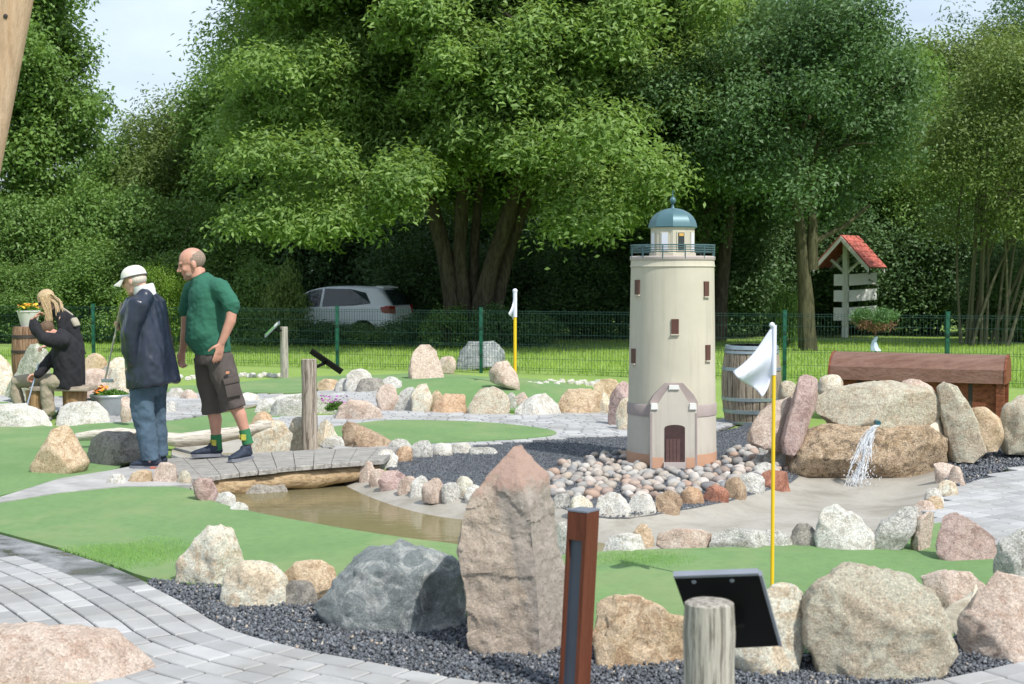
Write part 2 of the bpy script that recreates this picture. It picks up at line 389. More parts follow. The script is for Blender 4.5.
def hgt(x, y):
    x = np.asarray(x, float); y = np.asarray(y, float)
    z = .20 * np.exp(-((x + .5) / 1.7) ** 2 - ((y - 19.6) / 1.5) ** 2)
    z = z + .10 * np.exp(-((x + 3.6) / 1.2) ** 2 - ((y - 14.6) / .8) ** 2) * 0
    w = np.clip((y - 60) / 200, 0, 1); z = z + 0 * w
    near = (x > -4) & (x < 5) & (y > 7) & (y < 16)
    if np.any(near):
        ins = inside(PX, PY, x, y) & near
        d = np.where(ins, pdist(x, y), 0)
        k = np.clip((x - .1) / .8, 0, 1)
        dep = np.minimum(.32 * d, .42) * (1 - k) + np.minimum(.26 * d, .065 + .028 * np.exp(-((x - 2.7) / 1.0) ** 2 - ((y - 10.9) / .7) ** 2)) * k
        z = z - np.where(ins, dep, 0)
    return z
def H1(x, y): return float(hgt(np.array([x]), np.array([y]))[0])
def gh(px, py):
    p = g(px, py, 0)
    for _ in range(4): p = g(px, py, H1(p.x, p.y))
    return p

def patch(name, P, mat, dz, step, skirt=0, kind='structure', label=None, jit=.3):
    """a sheet over the outline P (world points), draped on the terrain"""
    xs = [p.x for p in P]; ys = [p.y for p in P]; ax, ay = np.array(xs), np.array(ys)
    gx, gy = np.meshgrid(np.arange(min(xs), max(xs), step), np.arange(min(ys), max(ys), step))
    gx = gx.ravel() + rng.uniform(-jit, jit, gx.size) * step; gy = gy.ravel() + rng.uniform(-jit, jit, gy.size) * step
    ok = inside(ax, ay, gx, gy)
    dm = np.min(np.hypot(gx[ok, None] - ax[None], gy[ok, None] - ay[None]), axis=1) > step * .45
    pts = [Vector((p.x, p.y)) for p in P] + [Vector((a, b)) for a, b in zip(gx[ok][dm], gy[ok][dm])]
    n = len(P)
    vs, es, fs, *_ = delaunay_2d_cdt(pts, [(i, (i + 1) % n) for i in range(n)], [], 1, 1e-5)
    X = np.array([v.x for v in vs]); Y = np.array([v.y for v in vs]); Z = hgt(X, Y) + dz
    mb = MB(); V = [(a, b, c) for a, b, c in zip(X, Y, Z)]; Fc = [tuple(f) for f in fs]
    mb.add(V, Fc)
    if skirt:
        cnt = {}
        for f in Fc:
            for i in range(len(f)):
                a, b = f[i], f[(i + 1) % len(f)]; cnt[(min(a, b), max(a, b))] = cnt.get((min(a, b), max(a, b)), 0) + 1
        for (a, b), c in cnt.items():
            if c == 1:
                A, B = V[a], V[b]; k = len(mb.V)
                mb.V += [A, B, (B[0], B[1], B[2] - skirt), (A[0], A[1], A[2] - skirt)]; mb.F.append((k, k + 1, k + 2, k + 3))
    o = obj(name, mb, mat, smooth=True, angle=35); tag(o, kind=kind); return o

# ground materials
def turfmat(name, a, b, cs=(3, 60), bstr=.5):
    m, nt, p = newmat(name); co = coord(nt, False)
    n1 = ntex(nt, co, cs[0], 5, .6); n2 = ntex(nt, co, cs[1], 4, .8); n3 = ntex(nt, co, 260, 2, .8)
    col = ramp(nt, n1, [(.3, a), (.7, b)])
    col = mixc(nt, ramp(nt, n2, [(.3, (.45,) * 3), (.55, (0,) * 3)]), col, tuple(x * .55 for x in a))
    col = mixc(nt, ramp(nt, n3, [(.35, (.5,) * 3), (.6, (0,) * 3)]), col, tuple(x * .6 for x in a))
    nt.links.new(col, p.inputs['Base Color']); p.inputs['Roughness'].default_value = .95; p.inputs['Specular IOR Level'].default_value = .1
    if name == 'artificial_turf':
        wv = ntex(nt, co, .8, 7, .68, .8); col = mixc(nt, ramp(nt, wv, [(.47, (0,) * 3), (.68, (.6,) * 3)]), col, (.26, .30, .13)); nt.links.new(col, p.inputs['Base Color'])
    p.inputs['Sheen Weight'].default_value = .15
    bump(nt, p, n3, bstr, .01); return m
MT = turfmat('artificial_turf', (.125,.25,.074), (.172,.31,.102), (1.1, 16))
MTR = turfmat('rough_turf', (.15,.30,.09), (.20,.36,.12), (3, 30), .6)
MLAWN = turfmat('lawn', (.20,.34,.045), (.30,.44,.08), (.9, 9), .8)
def gravelmat(name, a, b, sc=90):
    m, nt, p = newmat(name); co = coord(nt, False)
    v = nt.nodes.new('ShaderNodeTexVoronoi'); v.inputs['Scale'].default_value = sc; nt.links.new(co, v.inputs['Vector'])
    s = nt.nodes.new('ShaderNodeSeparateColor'); nt.links.new(v.outputs['Color'], s.inputs[0])
    col = ramp(nt, s.outputs[0], [(.1, a), (.9, b)]); nt.links.new(col, p.inputs['Base Color']); p.inputs['Roughness'].default_value = .75
    iv = nd(nt, 'ShaderNodeMath', operation='SUBTRACT'); iv.inputs[0].default_value = 1; nt.links.new(v.outputs['Distance'], iv.inputs[1])
    bump(nt, p, iv.outputs[0], .9, .012); return m
MG = gravelmat('dark_chippings_bed', (.055,.062,.072), (.16,.175,.20), 85)
MSAND = plain('sandy_ground', (.40,.35,.25), .95, .15, 12, bmp=.4, rand=False)
def wetmat():
    m, nt, p = newmat('wet_concrete_strip'); co = coord(nt, False); n = ntex(nt, co, 3.2, 7, .62, .5)
    nt.links.new(ramp(nt, n, [(.36, (.085,.085,.078)), (.47, (.17,.175,.18)), (.62, (.30,.31,.32))]), p.inputs['Base Color'])
    nt.links.new(ramp(nt, n, [(.38, (.12,) * 3), (.5, (.7,) * 3)]), p.inputs['Roughness']); bump(nt, p, ntex(nt, co, 70, 5, .7), .2, .006); return m
MCON = wetmat()
MJOINT = plain('paving_joints', (.10,.097,.092), .95, .2, 40, rand=False)
def bedmat():
    m, nt, p = newmat('pond_bed_mortar'); co = coord(nt, False)
    n = ntex(nt, co, 2.4, 8, .65, .5); col = ramp(nt, n, [(.32, (.245,.225,.185)), (.5, (.335,.315,.275)), (.7, (.40,.38,.34))])
    n2 = ntex(nt, co, 22, 5, .7); col = mixc(nt, ramp(nt, n2, [(.3, (.3,) * 3), (.45, (0,) * 3)]), col, (.17,.15,.115))
    nt.links.new(col, p.inputs['Base Color']); p.inputs['Roughness'].default_value = .6; bump(nt, p, n2, .25, .02); return m
MBED = bedmat()
def pavemat():
    m, nt, p = newmat('grey_paver_blocks'); gi = nt.nodes.new('ShaderNodeNewGeometry'); co = coord(nt, False)
    col = ramp(nt, gi.outputs['Random Per Island'], [(0, (.30,.305,.315)), (.25, (.355,.36,.37)), (.7, (.41,.415,.42)), (1, (.465,.47,.475))])
    col = mixc(nt, ramp(nt, ntex(nt, co, 1.7, 6, .65), [(.42, (0,) * 3), (.68, (.7,) * 3)]), col, (.25,.245,.23))
    n = ntex(nt, co, 160, 3, .8); col = mixc(nt, ramp(nt, n, [(.32, (.35,) * 3), (.5, (0,) * 3)]), col, (.27,.27,.27))
    nt.links.new(col, p.inputs['Base Color']); p.inputs['Roughness'].default_value = .85; p.inputs['Specular IOR Level'].default_value = .25
    bump(nt, p, n, .35, .006); return m
MPAVE = pavemat()
def chipmat():
    m, nt, p = newmat('dark_stone_chips'); gi = nt.nodes.new('ShaderNodeNewGeometry')
    col = ramp(nt, gi.outputs['Random Per Island'], [(0, (.048,.054,.063)), (.6, (.10,.111,.129)), (.93, (.17,.185,.21)), (.975, (.28,.28,.29)), (.985, (.34,.27,.20)), (1, (.5,.47,.42))])
    nt.links.new(col, p.inputs['Base Color']); p.inputs['Roughness'].default_value = .6; return m
MCHIP = chipmat()

# base sheet to the horizon
ax = np.concatenate([[-900,-400,-150,-70,-35,-20,-12], np.arange(-8, 8.01, .1), [12,20,35,70,150,400,900]])
ay = np.concatenate([[-60,-20,-6,0,3], np.arange(5, 22, .1), np.arange(22, 28, .5), [30,33,36,40,45,55,80,150,400,1000]])
GX, GY = np.meshgrid(ax, ay); GZ = hgt(GX, GY) - .014
mb = MB(); nx = len(ax); ny = len(ay)
mb.V = list(zip(GX.ravel().tolist(), GY.ravel().tolist(), GZ.ravel().tolist()))
mb.F = [(j * nx + i, j * nx + i + 1, (j + 1) * nx + i + 1, (j + 1) * nx + i) for j in range(ny - 1) for i in range(nx - 1)]
struct('ground', mb, MLAWN)

# pond bed and water
patch('pond_bed', POND, MBED, .0, .08)
def watermat():
    m, nt, p = newmat('murky_water'); co = coord(nt, False)
    mp = nt.nodes.new('ShaderNodeMapping'); mp.inputs['Scale'].default_value = (2.2, 5, 1); nt.links.new(co, mp.inputs[0])
    n = ntex(nt, mp.outputs[0], 2.6, 3, .5)
    p.inputs['Base Color'].default_value = (.31, .275, .155, 1); p.inputs['Roughness'].default_value = .04; p.inputs['IOR'].default_value = 1.33
    p.inputs['Specular IOR Level'].default_value = .75
    tr = nt.nodes.new('ShaderNodeBsdfTransparent'); tr.inputs[0].default_value = (.74, .66, .46, 1)
    mx = nt.nodes.new('ShaderNodeMixShader'); mx.inputs[0].default_value = .6
    nt.links.new(tr.outputs[0], mx.inputs[1]); nt.links.new(p.outputs[0], mx.inputs[2]); nt.links.new(mx.outputs[0], nt.nodes['Material Output'].inputs[0])
    bump(nt, p, n, .10, .03); return m
MWATER = watermat()
wp = [Vector((p.x, p.y, 0)) for p in POND if True]
mb = MB(); xs = np.arange(PX.min(), PX.max() + .05, .09); ys = np.arange(PY.min(), PY.max() + .05, .09)
WX, WY = np.meshgrid(xs, ys); ok = inside(PX, PY, WX, WY)
idx = -np.ones(WX.shape, int); idx[ok] = np.arange(ok.sum()); mb.V = [(a, b, WATER) for a, b in zip(WX[ok], WY[ok])]
for j in range(len(ys) - 1):
    for i in range(len(xs) - 1):
        q = (idx[j, i], idx[j, i + 1], idx[j + 1, i + 1], idx[j + 1, i])
        if min(q) >= 0: mb.F.append(tuple(int(a) for a in q))
struct('pond_water', mb, MWATER)

# second small pool behind the bridge
P2 = smooth_poly(polyw([(140,402),(180,396),(245,398),(262,404),(235,412),(180,416),(145,412)]), 4)
patch('back_pool_water', P2, MWATER, .012, .25)

# gravel beds
edge_px = [(-60,517),(0,536),(60,553),(110,570),(150,588),(190,609),(230,632),(300,652),(380,667),(440,679),(520,690),(620,697),(740,699),(860,694),(940,683),(1024,664),(1120,640)]
EDGE = [g(*p) for p in edge_px]
gr = [g(*p) for p in [(147,582),(200,584),(300,598),(450,618),(600,640),(700,645),(860,650),(960,625),(1060,600),(1130,600)]]
def spline(P, step):
    out = []; n = len(P)
    for i in range(n - 1):
        a, b, c, d = P[max(i - 1, 0)], P[i], P[i + 1], P[min(i + 2, n - 1)]
        k = max(2, int((c - b).length / .03))
        for j in range(k):
            t = j / k; out.append(.5 * ((2 * b) + (c - a) * t + (2 * a - 5 * b + 4 * c - d) * t * t + (3 * b - a - 3 * c + d) * t ** 3))
    out.append(P[-1]); res = [out[0]]; acc = 0
    for i in range(1, len(out)):
        seg = (out[i] - out[i - 1]).length; acc += seg
        if acc >= step: res.append(out[i]); acc = 0
    return res
EC = spline(EDGE, .05)
iS = min(range(len(EC)), key=lambda i: (EC[i] - g(148, 587)).length)
GRV = EC[iS:] + gr[::-1]
patch('front_gravel_bed', GRV, MG, .002, .15)
GM = smooth_poly(polyw([(386,458),(400,452),(470,444),(560,438),(640,434),(720,432),(760,420),(800,418),(810,440),(800,470),(760,492),(655,514),(590,515),(540,502),(478,500),(430,490),(392,474)]), 3)
patch('gravel_bed_by_lighthouse', GM, MG, .004, .15)
GR2 = polyw([(938,452),(1000,440),(1060,440),(1070,462),(1010,470),(960,488),(944,480)])
patch('right_gravel_bed', smooth_poly(GR2, 3), MG, .010, .2)

def chips(name, P, n, size, z=.006, dens=None):
    ax_, ay_ = np.array([p.x for p in P]), np.array([p.y for p in P])
    X = rng.uniform(ax_.min(), ax_.max(), n * 6); Y = rng.uniform(ay_.min(), ay_.max(), n * 6)
    ok = inside(ax_, ay_, X, Y); X, Y = X[ok][:n], Y[ok][:n]; m = len(X)
    base = np.array([(1,0,0),(-1,0,0),(0,1,0),(0,-1,0),(0,0,1),(0,0,-1)], float)
    A = base[None] * rng.uniform(.45, 1.15, (m, 6, 1)) + rng.uniform(-.3, .3, (m, 6, 3))
    sz = size * rng.uniform(.6, 1.35, m); A = A * sz[:, None, None]; A[:, :, 2] *= .8
    q = rng.normal(size=(m, 4)); q /= np.linalg.norm(q, axis=1)[:, None]; w, x, y, zz = q.T
    Rm = np.stack([1-2*(y*y+zz*zz),2*(x*y-zz*w),2*(x*zz+y*w),2*(x*y+zz*w),1-2*(x*x+zz*zz),2*(y*zz-x*w),2*(x*zz-y*w),2*(y*zz+x*w),1-2*(x*x+y*y)], 1).reshape(m, 3, 3)
    A = np.einsum('mij,mkj->mki', Rm, A)
    A += np.stack([X, Y, hgt(X, Y) + z + sz * rng.uniform(0, .9, m)], 1)[:, None]
    fb = np.array([(0,2,4),(2,1,4),(1,3,4),(3,0,4),(2,0,5),(1,2,5),(3,1,5),(0,3,5)])
    Fc = (fb[None] + 6 * np.arange(m)[:, None, None]).reshape(-1, 3)
    return fastmesh(name, A.reshape(-1, 3), Fc, MCHIP)
def fastmesh(name, V, Fc, mat, smooth=False):
    me = bpy.data.meshes.new(name); k = Fc.shape[1]
    me.vertices.add(len(V)); me.vertices.foreach_set('co', np.asarray(V, np.float32).ravel())
    me.loops.add(Fc.size); me.loops.foreach_set('vertex_index', Fc.astype(np.int32).ravel())
    me.polygons.add(len(Fc)); me.polygons.foreach_set('loop_start', np.arange(0, Fc.size, k, dtype=np.int32))
    try: me.polygons.foreach_set('loop_total', np.full(len(Fc), k, np.int32))
    except Exception: pass
    me.materials.append(mat); me.update(calc_edges=True)
    if smooth: me.shade_smooth()
    o = bpy.data.objects.new(name, me); COL.objects.link(o); return o
tag(chips('gravel', GRV, 26000, .0115), kind='stuff')
tag(chips('gravel', GM, 30000, .0062, .007), kind='stuff')
tag(chips('gravel', smooth_poly(GR2, 3), 5000, .016, .014), kind='stuff')

# turf
patch('front_turf', smooth_poly(polyw([(-60,497),(0,503),(60,494),(150,487),(195,492),(215,503),(250,513),(330,528),(400,539),(455,546),(500,552),(560,560),(560,600),(500,625),(400,612),(300,600),(215,589),(148,580),(110,566),(60,550),(0,534),(-60,516)]), 3), MT, .014, .12, .03)
patch('putting_green', smooth_poly(polyw([(556,560),(600,554),(655,552),(720,550),(815,547),(880,543),(915,526),(945,524),(975,540),(1005,560),(1060,590),(1060,625),(960,640),(860,655),(700,655),(600,650),(556,630)]), 3), MT, .017, .12, .03)
0 and patch('rough_turf_ring', smooth_poly(polyw([(590,560),(620,554),(660,554),(700,560),(703,565),(680,570),(640,572),(600,570)]), 4), MTR, .026, .1, .02)
0 and patch('rough_turf_edge', smooth_poly(polyw([(60,548),(80,537),(120,531),(165,537),(180,556),(172,578),(150,580),(110,567)]), 4), MTR, .022, .1, .02)
patch('left_turf', smooth_poly(polyw([(-80,425),(20,424),(60,428),(110,422),(170,422),(262,408),(285,412),(275,424),(200,436),(140,440),(120,468),(90,476),(40,486),(0,497),(-80,504)]), 3), MT, .012, .18, .03)
patch('right_turf_lobe', smooth_poly(polyw([(325,432),(360,425),(400,422),(480,424),(540,430),(556,436),(520,441),(440,445),(390,448),(345,446)]), 4), MT, .024, .18, .03)
patch('far_turf', smooth_poly(polyw([(150,390),(230,384),(300,378),(380,376),(430,374),(500,380),(560,392),(620,398),(615,408),(560,412),(470,412),(400,408),(380,394),(330,392),(300,396),(240,394),(180,394)]), 3), MT, .020, .2, .03)
patch('far_left_turf', smooth_poly(polyw([(-60,400),(0,399),(25,402),(60,412),(20,424),(-60,425)]), 3), MT, .012, .2, .03)

# sandy and concrete strips
patch('sand_strip', smooth_poly(polyw([(-40,672),(20,666),(70,676),(90,700),(-40,700)]), 3), MSAND, .02, .2)
patch('concrete_strip', polyw([(-60,518),(0,537),(60,553),(110,569),(140,582),(154,591),(120,597),(70,586),(20,571),(-60,553)]), MCON, .016, .15)

# paving: every block a small bevelled solid inside one mesh per path
def block(mb, q, top, b=.007):
    c = sum(q, Vector()) / 4; n = len(mb.V)
    qi = [p + (c - p).normalized() * b * 1.4 for p in q]
    t = [top + rnd.uniform(-.0015, .0015) for _ in range(4)]
    mb.V += [(p.x, p.y, p.z + t[i] - .03) for i, p in enumerate(q)] + [(p.x, p.y, p.z + t[i] - b * .7) for i, p in enumerate(q)] + [(p.x, p.y, p.z + t[i]) for i, p in enumerate(qi)]
    for k in range(4):
        a = (k + 1) % 4
        mb.F += [(n + k, n + a, n + 4 + a, n + 4 + k), (n + 4 + k, n + 4 + a, n + 8 + a, n + 8 + k)]
    mb.F.append((n + 8, n + 9, n + 10, n + 11))
def band_paving(name, curve, side, tmax, L=.19, W=.125, gap=.009, top=.018, clip=None):
    mb = MB(); n = len(curve)
    acc = [0]
    for i in range(1, n): acc.append(acc[-1] + (curve[i] - curve[i - 1]).length)
    def pt(s, t):
        s = min(max(s, 0), acc[-1] - 1e-4); i = int(np.searchsorted(acc, s)); i = min(max(i, 1), n - 1)
        f = (s - acc[i - 1]) / (acc[i] - acc[i - 1]); p = curve[i - 1].lerp(curve[i], f)
        a = curve[max(i - 4, 0)]; b = curve[min(i + 3, n - 1)]; d = (b - a).normalized(); nn = Vector((d.y, -d.x, 0)) * side
        return p + nn * t
    k = 0; t = 0
    while t < tmax:
        s = rnd.uniform(-L, 0)
        while s < acc[-1]:
            l = L * rnd.choice((.75, 1, 1, 1.25))
            q = [pt(s + gap / 2, t + gap / 2), pt(s + l - gap / 2, t + gap / 2), pt(s + l - gap / 2, t + W - gap / 2), pt(s + gap / 2, t + W - gap / 2)]
            s += l
            if (q[0] - q[1]).length < .05: continue
            c = sum(q, Vector()) / 4
            if clip and not clip(c): continue
            q = [Vector((p.x, p.y, H1(p.x, p.y))) for p in q]
            block(mb, q, top)
        t += W
    return tag(obj(name, mb, MPAVE, smooth=False), kind='structure')
def area_paving(name, P, ang, L=.19, W=.125, gap=.010, top=.018, base=True):
    ax_, ay_ = np.array([p.x for p in P]), np.array([p.y for p in P])
    c, s = math.cos(ang), math.sin(ang); mb = MB()
    U = ax_ * c + ay_ * s; Vv = -ax_ * s + ay_ * c
    v = Vv.min()
    while v < Vv.max():
        u = U.min() - rnd.uniform(0, L)
        while u < U.max():
            l = L * rnd.choice((.75, 1, 1, 1.25))
            quv = [(u + gap / 2, v + gap / 2), (u + l - gap / 2, v + gap / 2), (u + l - gap / 2, v + W - gap / 2), (u + gap / 2, v + W - gap / 2)]
            u += l
            q = [Vector((a * c - b * s, a * s + b * c, 0)) for a, b in quv]; m = sum(q, Vector()) / 4
            if not inside(ax_, ay_, np.array([m.x]), np.array([m.y]))[0]: continue
            block(mb, [Vector((p.x, p.y, H1(p.x, p.y))) for p in q], top)
        v += W
    if base: patch(name + '_joints', P, MJOINT, .001, .25)
    return tag(obj(name, mb, MPAVE, smooth=False), kind='structure')
CONC = polyw([(-60,518),(0,537),(60,553),(110,569),(140,582),(150,590),(120,589),(70,576),(20,562),(-60,545)])
cxa, cya = np.array([p.x for p in CONC]), np.array([p.y for p in CONC])
band_paving('paved_path', EC, 1, 2.4, clip=lambda c: not inside(cxa, cya, np.array([c.x]), np.array([c.y]))[0])
bt = EC + [EC[-1] + Vector((1, -2.5, 0)), Vector((0, 2.2, 0)), EC[0] + Vector((-1.5, -2.5, 0))]
patch('paved_path_joints', bt, MJOINT, .0, .3)
area_paving('back_paving', smooth_poly(polyw([(262,420),(330,416),(390,411),(470,415),(560,415),(605,412),(632,428),(700,425),(735,418),(725,430),(640,436),(560,440),(470,447),(400,455),(385,460),(340,450),(300,440)]), 3), R(12))
area_paving('right_paving', smooth_poly(polyw([(940,500),(958,488),(1000,474),(1070,462),(1090,520),(1060,560),(1000,545),(960,530),(925,518)]), 3), R(35), L=.21, W=.14)
patch('stepping_path', polyw([(-60,508),(0,500),(60,481),(110,473),(165,462),(192,464),(200,476),(190,488),(120,489),(60,495),(0,505)]), plain('grey_slab_path', (.37,.365,.36), .9, .3, 3.5, bmp=.4, rand=False), .022, .12, .03)
area_paving('far_path', smooth_poly(polyw([(-40,396),(60,398),(120,396),(190,393),(300,397),(330,394),(385,396),(385,408),(330,412),(260,404),(180,420),(100,424),(70,416),(10,404)]), 2), R(5))
# ------------------------------------------------------------------ rocks
def scan(P, z):
    xs = []
    n = len(P)
    for i in range(n):
        (x0, z0), (x1, z1) = P[i - 1], P[i]
        if (z0 - z) * (z1 - z) < 0 or z0 == z: 
            if abs(z1 - z0) > 1e-9: xs.append(x0 + (x1 - x0) * (z - z0) / (z1 - z0))
    return (min(xs), max(xs)) if len(xs) >= 2 else None
def rock_mesh(P, Yc, ry, seed, res=1.0, amp=.05, chop=4, lean=0.0, sq=2.3, planes=()):
    """P: outline (x, z) in metres standing at distance Yc; gets its own depth, facets and relief"""
    r = random.Random(seed)
    zs = [p[1] for p in P]; z0, z1 = min(zs), max(zs); hh = z1 - z0
    K = int(22 * res); N = int(36 * res); lv = []
    for i in range(K + 1):
        t = 1 - (1 - i / K) ** 1.5 if i < K else 1
        z = z0 + hh * min(max(t, .002), .997); s = scan(P, z)
        if s: lv.append((t, z, s[0], s[1]))
    mh = max((b - a) / 2 for _, _, a, b in lv)
    size = (2 * mh * hh * 2 * ry) ** (1 / 3); V = []; off = Vector((r.uniform(-50, 50), r.uniform(-50, 50), r.uniform(-50, 50)))
    xm = sum(p[0] for p in P) / len(P); cen = Vector((xm, Yc, z0 + hh * .45))
    for t, z, a, b in lv:
        h = max((b - a) / 2, .004); mid = (a + b) / 2
        dep = ry * (.30 + .70 * (h / mh) ** .8) * math.sqrt(max(.02, 1 - .75 * t ** 3))
        for k in range(N):
            an = 2 * math.pi * k / N; c, s = math.cos(an), math.sin(an)
            cx = math.copysign(abs(c) ** (2 / sq), c); sy = math.copysign(abs(s) ** (2 / sq), s)
            V.append(Vector((mid + h * cx, Yc + lean * t * ry + dep * sy, z)))
    L = len(lv)
    top = Vector(((lv[-1][2] + lv[-1][3]) / 2, Yc + lean * ry, z1)); V.append(top)
    # facets
    for _ in range(chop):
        nrm = Vector((r.uniform(-.75, .75), r.uniform(-1, -.4), r.uniform(-.15, .6))).normalized()
        m = max((v - cen).dot(nrm) for v in V); cut = m - size * r.uniform(.07, .24)
        for i, v in enumerate(V):
            d = (v - cen).dot(nrm) - cut
            if d > 0: V[i] = v - nrm * d * .95
    for nx_, ny_, nz_, cf in planes:
        nrm = Vector((nx_, ny_, nz_)).normalized(); m = max((v - cen).dot(nrm) for v in V); cut = m - size * cf
        for i, v in enumerate(V):
            d = (v - cen).dot(nrm) - cut
            if d > 0: V[i] = v - nrm * d * .96
    W = []
    for v in V:
        d = (v - cen); d.y *= .7; d.normalize()
        f = noise.fractal(v / size * 2.1 + off, .9, 2.0, 3) * amp + noise.fractal(v / size * 6 + off, .8, 2.1, 5) * amp * .5
        rd = 1 - abs(noise.noise(v / size * 3.2 + off * 1.3)); f -= max(0, rd - .88) * amp * 2.0
        W.append(v + d * f * size)
    Fc = []
    for i in range(L - 1):
        for k in range(N): Fc.append((i * N + k, i * N + (k + 1) % N, (i + 1) * N + (k + 1) % N, (i + 1) * N + k))
    for k in range(N): Fc.append(((L - 1) * N + k, (L - 1) * N + (k + 1) % N, L * N))
    Fc.append(tuple(range(N))[::-1])
    mb = MB(); mb.V = [tuple(v) for v in W]; mb.F = Fc; return mb
def dome(x0, x1, y0, y1, seed, kind='d'):
    r = random.Random(seed * 13 + 5); cx = (x0 + x1) / 2; w = (x1 - x0) / 2; h = y1 - y0; e = r.uniform(2.1, 3.2); sk = r.uniform(-.35, .35)
    pts = []
    for i in range(13):
        a = math.pi * i / 12; c, s = math.cos(a), math.sin(a)
        u = -math.copysign(abs(c) ** (2 / e), c); v = abs(s) ** (2 / e)
        f = 1 + r.uniform(-.07, .04)
        pts.append((cx + w * (u + sk * v * (1 - abs(u)) * .6) * (1 if v < .3 else f), y1 - h * (.18 + .82 * v) * (f if v < .95 else 1)))
    return [(cx - w * .8, y1)] + pts + [(cx + w * .8, y1)]
NR = [0]
def rock(label, mat, P, name='boulder', cat='boulder', depth=.75, base=None, Y=None, res=None, amp=.05, chop=4, seed=None, group=None, lean=.1, sq=2.3, z0=0, bury=.04, planes=()):
    NR[0] += 1; seed = seed if seed is not None else NR[0] * 3 + 1
    if isinstance(P, tuple): P = dome(*P, seed)
    xs = [p[0] for p in P]; ys = [p[1] for p in P]; cx = (min(xs) + max(xs)) / 2; by = base or max(ys)
    fr = gh(cx, by) if not z0 else g(cx, by, z0)
    d0 = fr.y if Y is None else Y
    hw = (max(xs) - min(xs)) / 2 * d0 / F; hz = (max(ys) - min(ys)) * d0 / F
    ry = depth * min(hw, max(hz * 1.1, hw * .5)) if depth < 3 else depth - 3
    Yc = d0 + ry * .7 if Y is None else Y
    W = [at(x, y, Yc) for x, y in P]; Q = [(w.x, w.z) for w in W]
    zb = min(q[1] for q in Q); Q = [(x, z - bury if z < zb + .02 else z) for x, z in Q]
    px = max(max(xs) - min(xs), max(ys) - min(ys))
    res = res or min(2.6, max(.55, px / 50))
    mb = rock_mesh(Q, Yc, ry, seed, res, amp, chop, lean, sq, planes)
    base_z = (fr.z if Y is None else min(v[2] for v in mb.V))
    o = obj(name, mb, RM[mat], loc=(sum(q[0] for q in Q) / len(Q), Yc, base_z), angle=50)
    return tag(o, label, cat, group)

# foreground
rock('cream pointed boulder standing on dark chippings at the left end of the front row', 'cream', [(171,588),(176,567),(190,545),(205,529),(221,523),(233,531),(238,552),(243,562),(243,588)], chop=3, amp=.06, depth=.9)
rock('low rounded beige boulder between the cream pointed one and the tan angular stone', 'cream', [(222,604),(220,586),(226,572),(242,562),(258,560),(278,565),(287,575),(289,595),(287,608),(255,608)], chop=3, depth=.8)
rock('small tan angular stone propped between the low beige boulder and the blue-grey boulder', 'tan', [(298,606),(286,592),(283,573),(295,563),(322,561),(334,569),(337,586),(325,598),(312,607)], name='stone', cat='stone', chop=3, depth=.75, base=606, amp=.035, seed=77, planes=((.35,-.7,-.5,.2),(-.6,-.7,.1,.15)))
rock('dark stone added as the shadow of the tan angular stone on the low beige boulder', 'dark', [(276,611),(278,592),(290,580),(310,582),(318,596),(318,611)], name='stone', cat='stone', chop=3, base=608)  # added stone, its dark colour stands in for the tan stone's cast shadow
rock('large blue-grey boulder with pale veins in front of the green', 'blue', [(330,628),(315,606),(333,590),(338,572),(352,560),(368,553),(397,546),(430,552),(452,560),(464,572),(465,605),(468,634),(420,636),(375,632)], chop=2, amp=.055, depth=.9, seed=23, planes=((-.25,-.9,.15,.14),(.5,-.85,.1,.10),(-.1,-.5,.85,.05)))
rock('little red-brown stone wedged between blue-grey boulder and tall standing stone', 'red', (458,474,583,610), name='stone', cat='stone', chop=3)
